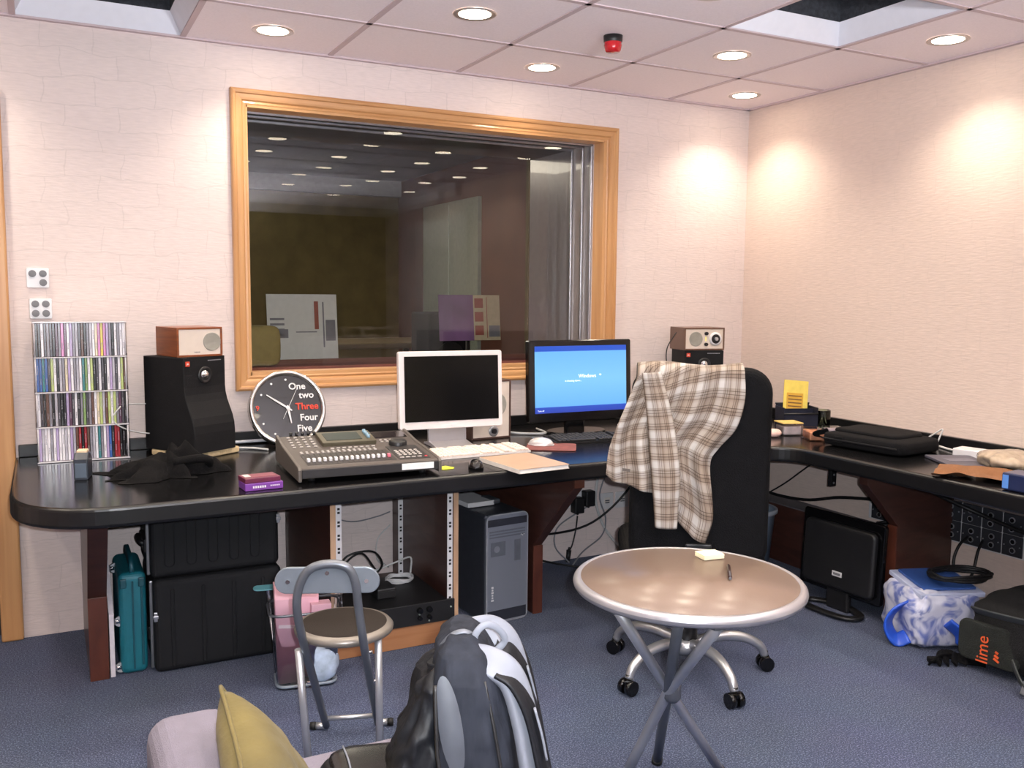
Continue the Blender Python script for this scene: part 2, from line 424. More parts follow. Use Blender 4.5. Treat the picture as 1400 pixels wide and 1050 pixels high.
box(b, (XL/2, -.012, H-.002), (-XL, .024, .008)); box(b, (-.012, YN/2, H-.002), (.024, -YN, .008))
struct('trim_3', b, mat('ceiling_grid_bar', (198, 180, 184), .6, var=.02))
foam = mat('acoustic_foam', (52, 54, 60), .95, var=.3, vscale=60, bump=.6, bscale=60)
rim_w = mat('coffer_white', (232, 232, 240), .5, var=.02)
for n, (i, j) in enumerate(sorted(holes)):
    x0, x1, y0, y1 = xs[i+1], xs[i], ys[j+1], ys[j]
    b = NB(); h, t = .085, .05
    o4 = [(x0, y0), (x1, y0), (x1, y1), (x0, y1)]; i4 = [(x0+t, y0+t), (x1-t, y0+t), (x1-t, y1-t), (x0+t, y1-t)]
    vo = [b.verts.new((x, y, H)) for x, y in o4]; vi = [b.verts.new((x, y, H+h)) for x, y in i4]; vt = [b.verts.new((x, y, H+.4)) for x, y in i4]
    for k in range(4):
        f = b.faces.new([vo[k], vo[(k+1) % 4], vi[(k+1) % 4], vi[k]]); f.material_index = 0
        f = b.faces.new([vi[k], vi[(k+1) % 4], vt[(k+1) % 4], vt[k]]); f.material_index = 1
    # pyramid foam lid
    N_ = 9
    for a in range(N_):
        for c in range(N_):
            px, py = (i4[1][0]-i4[0][0])/N_, (i4[2][1]-i4[1][1])/N_
            qx, qy = i4[0][0]+a*px, i4[0][1]+c*py
            base = [b.verts.new(p) for p in ((qx, qy, H+.4), (qx+px, qy, H+.4), (qx+px, qy+py, H+.4), (qx, qy+py, H+.4))]
            ap = b.verts.new((qx+px/2, qy+py/2, H+.34))
            for k in range(4):
                f = b.faces.new([base[k], base[(k+1) % 4], ap]); f.material_index = 1
    o = struct('trim_%d' % (4+n), b, [rim_w, foam])

# oak window casing, reveal, sill, glass
b = NB()
CX0, CX1, CZ0, CZ1 = -2.778, -.868, .948, 2.207
prof = [(0, 0), (0, .026), (.003, .031), (.010, .034), (.018, .032), (.022, .026), (.036, .025), (.044, .023), (.050, .016), (.058, .018), (.066, .014), (.068, 0)]
rings = []
for a_, d_ in prof:
    rings.append([b.verts.new(p) for p in ((CX0+a_, -d_, CZ0+a_), (CX1-a_, -d_, CZ0+a_), (CX1-a_, -d_, CZ1-a_), (CX0+a_, -d_, CZ1-a_))])
for A_, B_ in zip(rings, rings[1:]):
    for k in range(4):
        f = b.faces.new([A_[k], A_[(k+1) % 4], B_[(k+1) % 4], B_[k]]); f.material_index = 1 if k % 2 == 0 else 0
# oak lining of the outer 6 cm of the opening
box(b, (WX0-.006, .03, (WZ0+WZ1)/2), (.024, .09, WZ1-WZ0+.02), mi=0); box(b, (WX1+.006, .03, (WZ0+WZ1)/2), (.024, .09, WZ1-WZ0+.02), mi=0)
box(b, ((WX0+WX1)/2, .03, WZ1+.006), (WX1-WX0, .09, .024), mi=1); box(b, ((WX0+WX1)/2, .03, WZ0-.006), (WX1-WX0, .09, .024), mi=1)
win = struct('window_1', b, [oak_v, oak_h])
b = NB()
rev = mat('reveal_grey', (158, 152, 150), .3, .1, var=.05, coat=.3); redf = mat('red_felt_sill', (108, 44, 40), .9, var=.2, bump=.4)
D = .78
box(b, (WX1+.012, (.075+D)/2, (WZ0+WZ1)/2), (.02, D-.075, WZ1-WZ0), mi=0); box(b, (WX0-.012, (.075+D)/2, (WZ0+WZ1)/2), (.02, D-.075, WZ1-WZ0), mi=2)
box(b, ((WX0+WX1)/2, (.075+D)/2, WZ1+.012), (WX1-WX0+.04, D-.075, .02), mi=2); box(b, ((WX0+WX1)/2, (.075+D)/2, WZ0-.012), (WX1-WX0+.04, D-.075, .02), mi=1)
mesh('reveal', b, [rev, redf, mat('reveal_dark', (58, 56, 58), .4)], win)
b = NB()
for y in (.10, .19, .30):
    box(b, (WX1-.006, y, (WZ0+WZ1)/2), (.012, .016, WZ1-WZ0), bev=.003); box(b, (WX0+.006, y, (WZ0+WZ1)/2), (.012, .016, WZ1-WZ0), bev=.003)
    box(b, ((WX0+WX1)/2, y, WZ1-.006), (WX1-WX0, .016, .012), bev=.003)
mesh('glazing_bar', b, mat('satin_aluminium', (190, 190, 196), .28, .9), win)
gl = pane_glass('window_glass', 1.45)
for y, t in ((.115, .0), (.315, .006)):
    b = NB(); q = [b.verts.new(p) for p in ((WX0, y, WZ0), (WX1, y, WZ0), (WX1, y+t, WZ1), (WX0, y+t, WZ1))]; b.faces.new(q)
    mesh('pane', b, gl, win)

# ------------------------------------------------------------------ the studio beyond the glass
SX0, SX1, SY0, SY1 = -4.0, -.5, .79, 4.2
so = mat('studio_olive', (98, 84, 48), .9, var=.2, vscale=6)
def wl(name, m, *bx):
    b = NB()
    for c, z in bx: box(b, c, z)
    struct(name, b, m)
wl('wall_beyond_rear', so, (((SX0+SX1)/2, SY1+.05, H/2), (SX1-SX0, .1, H)))
wl('wall_beyond_left', so, ((SX0-.05, (SY0+SY1)/2, H/2), (.1, SY1-SY0, H)))
wl('wall_beyond_right', mat('studio_red', (96, 58, 44), .8, var=.15, vscale=4), ((SX1+.05, (SY0+SY1)/2, H/2), (.1, SY1-SY0, H)))
wl('floor_beyond', mat('studio_floor', (50, 44, 46), .9), (((SX0+SX1)/2, (SY0+SY1)/2+.15, -.05), (SX1-SX0, SY1-SY0-.3, .1)))
wl('ceiling_beyond', mat('studio_ceiling', (104, 112, 124), .8), (((SX0+SX1)/2, (SY0+SY1)/2, H+.05), (SX1-SX0, SY1-SY0, .1)))
wl('wall_beyond_front', so, (((SX0+SX1)/2, SY0+.02, (WZ0-.03)/2), (SX1-SX0, .03, WZ0-.03)), (((SX0+SX1)/2, SY0+.02, (WZ1+.03+H)/2), (SX1-SX0, .03, H-WZ1-.03)),
   (((SX0+WX0)/2, SY0+.02, H/2), (WX0-SX0, .03, H)), (((SX1+WX1)/2, SY0+.02, H/2), (SX1-WX1, .03, H)))
wl('trim_6', mat('studio_cornice', (150, 152, 150), .6), (((SX0+SX1)/2, SY1-.04, H-.07), (SX1-SX0, .08, .14)))
b = NB(); box(b, (SX1-.015, 2.94, 1.05), (.03, 1.12, 2.1)); box(b, (SX1-.033, 2.94, 1.05), (.008, .012, 2.06)); struct('door_3', b, mat('studio_white_door', (150, 158, 144), .5))
news = mat('printed_sheet', (196, 198, 190), .7, var=.04)
ink = mat('print_grey', (112, 112, 116), .7); ink_r = mat('print_red', (140, 74, 60), .7)
def music_stand(label, x0, x1, z0, z1, y, kind):
    t = thing('music_stand', label, 'music stand', ((x0+x1)/2, y, 0), group=None)
    w, h, zc = x1-x0, z1-z0, (z0+z1)/2
    b = NB(); cyl(b, (0, .05, 0), (0, .03, zc), .012)
    for k in range(3): tube(b, [(0, .05, .16), (.25*math.cos(k*2.1), .05+.25*math.sin(k*2.1), .01)], .009, k=1)
    mesh('tripod', b, black_p, t)
    b = NB(); box(b, (0, .025, zc), (w*.9, .01, h*.8), R=RX(-.12)); mesh('desk', b, black_m, t)
    return t, w, h, zc
t, w, h, zc = music_stand('black music stand behind the glass, on the left, without its sheet', -2.378, -1.976, .93, 1.343, 1.2, 0)
b = NB(); box(b, (0, 0, 0), (w, .004, h+.1), mi=0)
for k in range(4): box(b, (-w*.36, -.003, h*.28-k*.03), (w*.2, .002, .012), mi=1)
box(b, (-w*.32, -.003, h*.08), (w*.22, .002, .05), mi=1); box(b, (w*.2, -.003, h*.33), (w*.06, .002, .16), mi=2); box(b, (w*.3, -.003, h*.2), (w*.02, .002, .26), mi=1)
box(b, (w*.4, -.003, h*.12), (w*.14, .002, .12), mi=1); box(b, (w*.05, -.003, h*.1), (w*.3, .002, .006), mi=1)
o = solo('newspaper_sheet', b, [news, ink, ink_r], 'pale newspaper page propped on the left music stand behind the glass', 'newspaper', ((-2.378-1.976)/2, 1.2, 1.10)); o.rotation_euler = (-.1, 0, 0)
t, w, h, zc = music_stand('black music stand behind the glass, on the right, under the purple and cream sheet', -1.341, -.925, 1.076, 1.359, 1.2, 1)
b = NB(); box(b, (-w*.22, 0, 0), (w*.56, .004, h), mi=0); box(b, (w*.28, 0, 0), (w*.44, .004, h), mi=1)
for k in range(3): box(b, (w*.15, -.003, h*.32-k*.085), (w*.14, .002, .06), mi=2)
box(b, (w*.28, -.003, 0), (w*.01, .002, h*.9), mi=2); box(b, (w*.4, -.003, -h*.3), (w*.18, .002, h*.25), mi=3)
o = solo('magazine_spread', b, [mat('print_purple', (110, 78, 116), .6, var=.3, vscale=5), mat('print_cream', (178, 164, 132), .7), ink_r, ink],
         'purple and cream magazine spread on the right music stand behind the glass', 'magazine', ((-1.341-.925)/2, 1.2, 1.218)); o.rotation_euler = (-.1, 0, 0)
t = thing('studio_table', 'dark table seen dimly through the window', 'table', (-1.7, 2.4, 0))
b = NB(); box(b, (0, 0, 1.0), (1.6, .7, .04), bev=.008); mesh('table_top', b, mat('studio_table_top', (96, 84, 60), .4), t)
for sx in (-.7, .7):
    for sy in (-.28, .28):
        b = NB(); cyl(b, (sx, sy, 0), (sx, sy, .98), .025); mesh('leg', b, black_p, t)
t = thing('tower_speaker', 'tall dark loudspeaker standing behind the window', 'speaker', (-1.1, 1.75, 0))
b = NB(); box(b, (0, 0, .62), (.3, .34, 1.24), bev=.015); mesh('cabinet', b, black_m, t)
b = NB(); cyl(b, (0, -.172, .95), (0, -.178, .95), .1); mesh('woofer', b, black_p, t)
b = NB(); cyl(b, (0, -.172, 1.13), (0, -.178, 1.13), .035); mesh('tweeter', b, grey_m, t)
b = NB(); blob(b, (0, 0, .095), (.10, .05, .095), .35, .35, amp=.05)
t = solo('paper_sack', b, mat('dull_yellow_paper', (120, 108, 62), .8, bump=.3, bscale=30), 'dull yellow bag standing on the window ledge behind the glass, far left', 'bag', (-2.60, .39, 1.022))

# ------------------------------------------------------------------ ceiling fittings
lamp_glow = mat('downlight_glow', (255, 240, 214), .5, emit=(255, 238, 210), estr=22)
def mk_light(name, x, y, z, e, ang=125, blend=.85, col=(1, .87, .70), r=.05):
    ld = bpy.data.lights.new(name, 'SPOT'); ld.energy = e; ld.spot_size = math.radians(ang); ld.spot_blend = blend; ld.color = col; ld.shadow_soft_size = r
    o = bpy.data.objects.new(name, ld); COL.objects.link(o); o.location = (x, y, z); return o
t0 = thing('downlight', '', 'ceiling light', (0, 0, H))
b = NB(); lathe(b, [(.060, -.001), (.074, -.004), (.080, -.002), (.080, .001)], 36); mesh('trim_ring', b, mat('brushed_ring', (196, 188, 184), .3, .7), t0)
b = NB(); lathe(b, [(0, -.0035), (.040, -.003), (.060, -.001)], 36); mesh('lens', b, lamp_glow, t0)
dls = {(4, 0): 'round recessed downlight in the ceiling above the left end of the window', (2, 0): 'round recessed downlight in the ceiling above the right part of the window',
       (0, 0): 'round recessed downlight in the tile at the corner where the two walls meet', (3, 1): 'largest recessed downlight, in the top edge of the photo above the middle of the window',
       (1, 1): 'round recessed downlight between the red warning lamp and the right ceiling hole', (0, 2): 'round recessed downlight close to the right wall, right of the ceiling hole'}
first = True
for i in range(8):
    for j in range(8):
        if (i+j) % 2 or (i, j) in holes: continue
        x, y = (xs[i]+xs[i+1])/2, (ys[j]+ys[j+1])/2
        lab = dls.get((i, j))
        o = t0 if first else dup(t0, (x, y, H)); o.location = (x, y, H); first = False
        if lab:
            o['label'] = lab
            if 'group' in o: del o['group']
        else:
            o['label'] = 'recessed downlight behind the camera, seen as a bright oval mirrored in the window glass'; o['group'] = 'downlights mirrored in the window'
        o['category'] = 'ceiling light'
        mk_light('downlight_lamp', x, y, H-.012, E_DL if j < 4 else E_DL*.8)
t = thing('warning_lamp', 'small red beacon with a black base under the ceiling', 'beacon', ((xs[2]+xs[3])/2, (ys[1]+ys[2])/2, H+.002))
b = NB(); lathe(b, [(0, 0), (.038, 0), (.037, -.022), (.035, -.026)], 28); mesh('base', b, black_p, t)
b = NB(); lathe(b, [(.035, -.026), (.034, -.032), (.036, -.036), (.031, -.056), (.026, -.062), (0, -.063)], 28); mesh('lens', b, mat('red_lens', (186, 24, 34), .2, coat=.5), t)

# flash of the camera, a little right of and above its lens, and unseen fill lights added for the ceiling and the studio
ld = bpy.data.lights.new('camera_flash', 'SPOT'); ld.energy = E_FLASH; ld.shadow_soft_size = .012; ld.spot_size = math.radians(100); ld.spot_blend = 1; ld.color = (.90, .94, 1)
o = bpy.data.objects.new('camera_flash', ld); COL.objects.link(o); o.matrix_world = M @ RX(math.radians(7)) @ RY(math.radians(3)); o.location = CAM+R2*.045+U2*.035-_F*.02
ld = bpy.data.lights.new('rear_ceiling_fill', 'SPOT'); ld.energy = E_FILL; ld.spot_size = math.radians(165); ld.spot_blend = .6; ld.shadow_soft_size = .12; ld.color = (.94, .95, 1)  # unseen spot added behind the camera to brighten the ceiling
o = bpy.data.objects.new('rear_ceiling_fill', ld); COL.objects.link(o); o.location = (-2.4, -4.7, 1.55); o.rotation_euler = (PI-.25, 0, 0)
ld = bpy.data.lights.new('studio_fill', 'AREA'); ld.energy = 14; ld.size = .6; ld.color = (1, .9, .72)  # unseen area light added so the sheets beyond the glass show
o = bpy.data.objects.new('studio_fill', ld); COL.objects.link(o); o.location = (-1.8, 2.2, H-.06)
w = bpy.data.worlds.new('world'); sc.world = w; w.use_nodes = True; w.node_tree.nodes['Background'].inputs[0].default_value = (.8, .75, .72, 1); w.node_tree.nodes['Background'].inputs[1].default_value = .05
sc.view_settings.view_transform = 'Standard'; sc.view_settings.exposure = 0

# ------------------------------------------------------------------ wall sockets
def wall_plate(label, loc, w, h, n, R=None, name='wall_socket'):
    t = thing(name, label, 'socket', loc, R=R)
    b = NB(); prism(b, rrect(w, h, .006), .009, FACE, bev=.002); mesh('plate', b, white_p, t)
    for (x, z) in n:
        b = NB(); cyl(b, (x, -.009, z), (x, -.016, z), .0135, n=20); cyl(b, (x, -.016, z), (x, -.022, z), .006, n=12); mesh('connector', b, mat('connector_grey', (112, 112, 116), .5), t)
wall_plate('white plate with round connectors on the wall above the CD tower, upper of two', (-3.509, 0, 1.416), .078, .076, [(-.018, .016), (.018, .016), (.018, -.018)])
wall_plate('white plate with round connectors just above the CD tower, lower of two', (-3.503, 0, 1.298), .078, .078, [(-.018, .018), (.018, .018), (-.018, -.018), (.018, -.018)])
# ================================================================== WORKTOP AND WHAT CARRIES IT
DT, DB = .725, .66
def arc(cx, cy, rx, ry, a0, a1, n, e=1.0):
    out = []
    for i in range(n+1):
        a = a0+(a1-a0)*i/n; c, s = math.cos(a), math.sin(a)
        out.append((cx+rx*math.copysign(abs(c)**e, c), cy+ry*math.copysign(abs(s)**e, s)))
    return out
desk = thing('worktop', 'long black L-shaped worktop running along both walls, rounded at its left end', 'worktop', (-1.8, -.5, DB))
poly = [(-.003, -.003), (-3.612, -.003)] + arc(-3.292, -.70, .322, .348, PI, 1.5*PI, 14, .85) + [(-2.0, -1.036)] + [(-.80, -1.03)]
poly += [(-.76+.12*math.sin(a), -1.15+.12*math.cos(a)) for a in [PI/2*i/8 for i in range(9)]] + [(-.64, -3.0), (-.003, -3.0)]
b = NB(); prism(b, [(x+1.8, y+.5) for x, y in poly], DT-DB, bev=.012, seg=3, mi=0, mi_side=1); mesh('top', b, [desk_m, desk_edge], desk)
b = NB(); box(b, (-1.8+1.8, -.014+.5, DT-DB+.024), (3.6, .022, .048), bev=.003); mesh('backsplash', b, desk_edge, desk)
b = NB(); box(b, (-.014+1.8, -1.5+.5, DT-DB+.024), (.022, 2.94, .048), bev=.003); mesh('backsplash', b, desk_edge, desk)
b = NB(); box(b, (-.3+1.8, -.985+.5, -.077), (.034, .02, .154), bev=.002); cyl(b, (-.3+1.8, -.994+.5, -.10), (-.3+1.8, -.997+.5, -.10), .005, mi=1); cyl(b, (-.3+1.8, -.994+.5, -.138), (-.3+1.8, -.997+.5, -.138), .005, mi=1)
mesh('hanging_bracket', b, [black_p, silver], desk)

def support_x(label, X, yf, yt, th=.045, zs=.30, foot=None):
    """panel standing square to the window wall; its upper front leans out under the worktop"""
    t = thing('desk_support', label, 'desk support', (X, yf, 0))
    b = NB(); P = [(-.012, 0), (yf, 0), (yf, zs), (yt, DB-.045), (yt, DB-.001), (-.012, DB-.001)]
    prism(b, [(y-yf, z) for y, z in P], th, Matrix(((0, 0, 1, -th/2), (1, 0, 0, 0), (0, 1, 0, 0), (0, 0, 0, 1))), bev=.002, mi=0)
    mesh('panel', b, brown, t)
    b = NB(); box(b, (0, -.004, zs/2), (th, .008, zs), bev=.001); mesh('front_edge_strip', b, redwood, t, 'lighter red-brown edge strip')
    b = NB(); box(b, (0, yt-yf-.004, DB-.024), (th, .008, .044), bev=.001); mesh('top_edge_strip', b, redwood, t)
    return t
support_x('dark brown slanted desk support right of the silver computer tower', -1.645, -.63, -.96)
support_x('narrow dark brown desk support under the rounded left end of the worktop', -3.365, -.555, -.80, .062)
t = thing('desk_support', 'broad brown slanted desk support under the right-hand worktop, beside the blue plastic bag', 'desk support', (-.18, -1.38, 0))
b = NB(); P = [(-.012, 0), (-.355, 0), (-.355, .42), (-.545, DB-.05), (-.545, DB-.001), (-.012, DB-.001)]
prism(b, [(x+.18, z) for x, z in P][::-1], .045, FACE @ T(0, 0, -.0225), bev=.002); mesh('panel', b, brown, t)
b = NB(); box(b, (-.179, 0, .21), (.008, .046, .42), bev=.001); mesh('front_edge_strip', b, redwood, t, 'lighter red-brown edge strip')

# boxed-in cable duct along the right wall
b = NB(); box(b, (-.076, -.68, .15), (.134, 1.34, .298), bev=.003, mi=0); box(b, (-.076, -.68, .301), (.138, 1.34, .006), mi=1)
solo('cable_duct', b, [brown, mat('duct_top_grey', (96, 94, 100), .6)], 'low brown boxed cable duct with a grey top along the right wall', 'cable duct')
b = NB(); box(b, (-.011, -2.2, .045), (.018, 1.55, .09), bev=.002); struct('baseboard_right', b, brown)

# equipment rack under the desk
RX0, RX1, RY0, RY1 = -2.588, -2.075, -.762, -.06
rk = thing('rack_cabinet', 'open wooden equipment rack with white rails under the middle of the worktop', 'equipment rack', ((RX0+RX1)/2, RY0, 0))
def rl(x, y, z): return (x-(RX0+RX1)/2, y-RY0, z)
for x in (RX0+.010, RX1-.010):
    b = NB(); box(b, rl(x, (RY0+RY1)/2, DB/2), (.02, RY1-RY0, DB-.004), mi=0); box(b, rl(x, RY0-.001, DB/2), (.0205, .003, DB-.004), mi=1); mesh('side_panel', b, [brown, beech], rk)
b = NB(); box(b, rl((RX0+RX1)/2, RY0+.012, .045), (RX1-RX0-.042, .018, .086), bev=.001); mesh('plinth', b, wood('plinth_oak', (166, 118, 82), (148, 100, 66), .4, (2, 20, 30)), rk)
b = NB(); box(b, rl((RX0+RX1)/2, -.40, .082), (RX1-RX0-.042, .64, .012)); mesh('bottom_shelf', b, brown, rk)
for x, y in ((RX0+.033, RY0+.006), (RX1-.033, RY0+.006), (RX0+.033, -.20), (RX1-.033, -.20)):
    b = NB(); box(b, rl(x, y, .375), (.022, .004, .565), mi=0)
    for k in range(11):
        for dz in (-.007, .007): box(b, rl(x, y-.0025, .12+k*.05+dz), (.009, .003, .008), mi=1)
    mesh('rack_rail', b, [white_p, black_p], rk)
# rack recorder, small box on it, cable coils
rc = thing('rack_recorder', 'black rack-mounted audio recorder lying in the wooden equipment rack', 'audio recorder', (-2.331, -.77, .09))
b = NB(); box(b, (0, .2, .041), (.43, .38, .078), bev=.003); box(b, (0, .006, .042), (.478, .012, .084), bev=.002); mesh('case', b, black_p, rc)
b = NB()
for k in range(9): box(b, (-.165+k*.0085, -.0012, .034), (.0055, .002, .010 if k % 3 else .007))
mesh('lettering', b, white_p, rc, 'small white lettering')
for x, z, r_ in ((-.05, .055, .010), (.09, .058, .012), (.13, .058, .012), (.09, .028, .009), (.13, .028, .009)):
    b = NB(); cyl(b, (x, 0, z), (x, -.016, z), r_, r_*.85, 16); mesh('knob', b, black_g, rc)
for x, z in ((-.05, .055), (.09, .058), (.13, .028), (.222, .07), (.222, .014)):
    b = NB(); cyl(b, (x, -.0005, z-.016), (x, -.003, z-.016), .0035, n=10); mesh('indicator_light', b, mat('led_dull', (150, 160, 150), .3), rc)
b = NB(); box(b, (0, 0, .021), (.078, .10, .042), bev=.006); box(b, (0, -.052, .018), (.07, .004, .026), bev=.001)
solo('adapter_box', b, black_p, 'small black box on top of the rack recorder', 'adapter', (-2.33, -.60, .170))
def coil(bm, c, R, r, turns, jit=.012, n=10, sx=1, sy=1, seed=1):
    rnd = random.Random(seed); pts = []
    for k in range(turns*n+1):
        a = 2*PI*k/n; q = R*(1+rnd.uniform(-jit, jit)*6)
        pts.append((c[0]+q*sx*math.cos(a), c[1]+q*sy*math.sin(a), c[2]+r+abs(rnd.uniform(0, r*1.6))+k/(turns*n)*r*3))
    tube(bm, pts, r, 6, k=3)
cab_w = mat('cable_white', (196, 196, 196), .5); cab_k = mat('cable_black', (20, 20, 22), .5); cab_g = mat('cable_grey', (128, 128, 134), .5)
b = NB(); coil(b, (0, 0, 0), .055, .004, 5, seed=3, sy=.9); tube(b, [(.05, 0, .03), (.07, .05, .08), (.02, .08, .06), (-.06, .1, .03), (-.12, .12, .02)], .004)
solo('cable_coil', b, cab_w, 'white cable coiled on top of the rack recorder', 'cable', (-2.21, -.46, .169))
b = NB(); coil(b, (0, 0, 0), .05, .0045, 4, seed=5); tube(b, [(.05, 0, .02), (.1, .03, .06), (.08, .1, .10), (-.02, .14, .08), (-.08, .1, .01)], .0045); tube(b, [(-.04, .02, .02), (-.06, .03, .08), (.02, .06, .11), (.09, .08, .02)], .0045)
solo('cable_coil', b, cab_k, 'black cable heaped beside the white coil on the rack recorder', 'cable', (-2.36, -.42, .169))
def cable(name, label, pts, r, m, k=6, group=None):
    c = V(pts[0]); b = NB(); tube(b, [V(p)-c for p in pts], r, 7, k=k)
    return solo(name, b, m, label, 'cable', c, group=group)
cable('cable', 'dark cable hanging from the worktop at the back left of the rack', [(-2.50, -.16, .655), (-2.49, -.17, .5), (-2.45, -.18, .34), (-2.40, -.2, .24), (-2.36, -.24, .176)], .004, cab_g)
cable('cable', 'grey cable hanging straight inside the rack, right of the dark one', [(-2.45, -.12, .655), (-2.44, -.12, .50), (-2.44, -.13, .38), (-2.41, -.14, .27), (-2.38, -.16, .19)], .004, mat('cable_slate', (88, 90, 98), .5))
cable('cable', 'thin grey cable sagging across the white wall inside the rack', [(-2.567, -.03, .40), (-2.42, -.02, .375), (-2.28, -.02, .33), (-2.16, -.02, .34), (-2.096, -.03, .36)], .003, cab_g)
cable('cable', 'short pale cable looping up at the right rear rack rail', [(-2.10, -.04, .30), (-2.16, -.04, .24), (-2.17, -.06, .15), (-2.13, -.1, .12), (-2.2, -.15, .18)], .003, cab_w)

# black road cases, teal drill case, caster board
def road_case(label, x0, x1, y0, y1, z0, z1, ribs, latch):
    cx, cy = (x0+x1)/2, y0; t = thing('road_case', label, 'road case', (cx, cy, z0)); w, d, h = x1-x0, y1-y0, z1-z0
    cm = mat('case_black', (20, 21, 24), .6, spec=.3, bump=.35, bscale=600)
    b = NB(); box(b, (0, d/2, h/2), (w, d, h), bev=.022, seg=4, smooth=False)
    for k in range(ribs[1]):
        x = -w*.36+k*w*ribs[0]
        prism(b, rrect(ribs[2], h*ribs[3], min(ribs[2]*.49, .02), 4), .006, T(x, 0, h*ribs[4]) @ FACE, bev=.003)
    mesh('shell', b, cm, t)
    b = NB(); box(b, (-w/2-.004, d*.12, h/2), (.012, .016, h*.94), bev=.003); mesh('edge_rail', b, mat('case_rail', (150, 152, 156), .35, .8), t)
    b = NB(); tube(b, [(-w/2-.006, d*.35, h*.35), (-w/2-.022, d*.37, h*.38), (-w/2-.022, d*.63, h*.38), (-w/2-.006, d*.65, h*.35)], .009, k=4); box(b, (-w/2-.006, d*.5, h*.34), (.012, d*.44, .05), bev=.004); mesh('handle', b, black_p, t)
    for x, z in latch:
        b = NB(); box(b, (x*w, -.004, z*h), (.012, .010, .034), bev=.002); box(b, (x*w, -.010, z*h), (.018, .006, .012), bev=.002); mesh('latch', b, silver, t)
    return t
road_case('large black moulded road case, lower of the two stacked under the desk', -3.185, -2.73, -.60, -.22, .002, .345, (.235, 4, .014, .84, .48), [(-.488, .62)])
road_case('black ribbed road case lying on top of the other road case under the desk', -3.19, -2.735, -.59, -.22, .347, .635, (.165, 5, .034, .72, .5), [(.49, .62)])
tc_ = thing('drill_case', 'teal plastic tool case standing between the desk support and the road cases', 'tool case', (-3.250, -.56, .002))
teal = mat('teal_plastic', (22, 104, 118), .45, var=.06, bump=.15, bscale=500); teal_d = mat('teal_dark', (14, 72, 84), .5)
b = NB(); box(b, (0, .15, .185), (.092, .30, .37), bev=.022, seg=4); mesh('shell', b, teal, tc_)
b = NB(); box(b, (-.0, -.003, .18), (.006, .008, .32), bev=.001); box(b, (.03, -.002, .18), (.008, .006, .30), bev=.002); mesh('seam', b, teal_d, tc_)
b = NB(); tube(b, [(0, .03, .368), (0, .04, .40), (0, .13, .404), (0, .22, .40), (0, .23, .368)], .010, flat=(.04, .016), ref=(1, 0, 0), k=4); mesh('handle', b, teal_d, tc_)
for x in (-.03, .03):
    b = NB(); box(b, (x, -.001, .335), (.022, .010, .034), bev=.004); mesh('latch', b, teal_d, tc_)
t = thing('caster_board', 'white board with casters leaning on the left desk support', 'dolly', (-3.322, -.56, .003))
b = NB(); prism(b, [(0, 0), (.34, 0), (.34, .42), (.30, .42), (0, .23)], .016, Matrix(((0, 0, 1, -.008), (1, 0, 0, 0), (0, 1, 0, 0), (0, 0, 0, 1))), bev=.001, mi=0); mesh('board', b, mat('white_board', (214, 208, 214), .5), t)
for y, z in ((.02, .025), (.02, .195), (.20, .34)):
    b = NB(); cyl(b, (.008, y, z), (.032, y, z), .012, .009, 14, mi=0); cyl(b, (.028, y-.007, z), (.028, y+.007, z), .018, n=20, mi=1); cyl(b, (.028, y-.009, z), (.028, y+.009, z), .007, n=12, mi=0); mesh('caster', b, [chrome, mat('caster_wheel', (176, 180, 184), .4, .3)], t)

# silver computer tower
pc = thing('computer_tower', 'silver and grey computer tower with a rounded clear front, standing left of the slanted support', 'computer', (-1.81, -.665, .003), .10)
pw, pd, ph = .205, .42, .462
b = NB(); box(b, (0, pd/2+.012, ph/2), (pw-.006, pd, ph-.006), bev=.01); mesh('case', b, mat('tower_dark', (64, 66, 74), .4, .3), pc)
b = NB(); prism(b, rrect(pw, ph, .026), .016, T(0, .012, ph/2) @ FACE, bev=.004); mesh('front_panel', b, mat('tower_front', (130, 135, 146), .28, .35, var=.06, vscale=500, coat=.4), pc)
b = NB()
o_, i_ = rrect(pw, ph, .026), rrect(pw-.010, ph-.010, .021)
ro = [b.verts.new((x, -.0055, z+ph/2)) for x, z in o_]; ri = [b.verts.new((x, -.0055, z+ph/2)) for x, z in i_]; rb = [b.verts.new((x, -.001, z+ph/2)) for x, z in o_]
for k in range(len(ro)):
    q = (k+1) % len(ro); b.faces.new([ro[k], ro[q], ri[q], ri[k]]); b.faces.new([ro[k], rb[k], rb[q], ro[q]])
mesh('rim', b, mat('tower_rim', (196, 200, 206), .25, .5), pc)
bandm = mat('tower_band', (44, 46, 54), .25, coat=.5); bay1 = mat('tower_bay', (104, 108, 118), .35, .3); bay2 = mat('tower_bay_light', (136, 140, 148), .35, .3)
for z, hh in ((ph-.035, .03), (.032, .045)):
    b = NB(); box(b, (0, -.0045, z), (pw-.014, .002, hh)); mesh('end_band', b, bandm, pc)
for k in range(3):
    b = NB(); box(b, (0, -.0045, ph-.072-k*.012), (pw-.03, .002, .006)); mesh('drive_bay', b, bay1, pc)
b = NB(); box(b, (-.045, -.0045, .315), (.07, .002, .06)); mesh('speaker_grille', b, bay1, pc)
b = NB(); cyl(b, (-.052, -.004, .315), (-.052, -.0062, .315), .014); mesh('power_button', b, bay2, pc)
b = NB(); box(b, (.05, -.0045, .30), (.03, .002, .09)); mesh('port_cover', b, bay1, pc)
b = NB()
for k, hgt in enumerate((.012, .007, .007, .010, .007, .009)): box(b, (-.072, -.0048, .10+k*.011), (hgt, .002, .007))
for k in range(3): box(b, (.068+.007*k, -.0048, ph-.098-(k % 2)*.004), (.004, .002, .004))
mesh('lettering', b, white_p, pc, 'small pale vertical lettering')
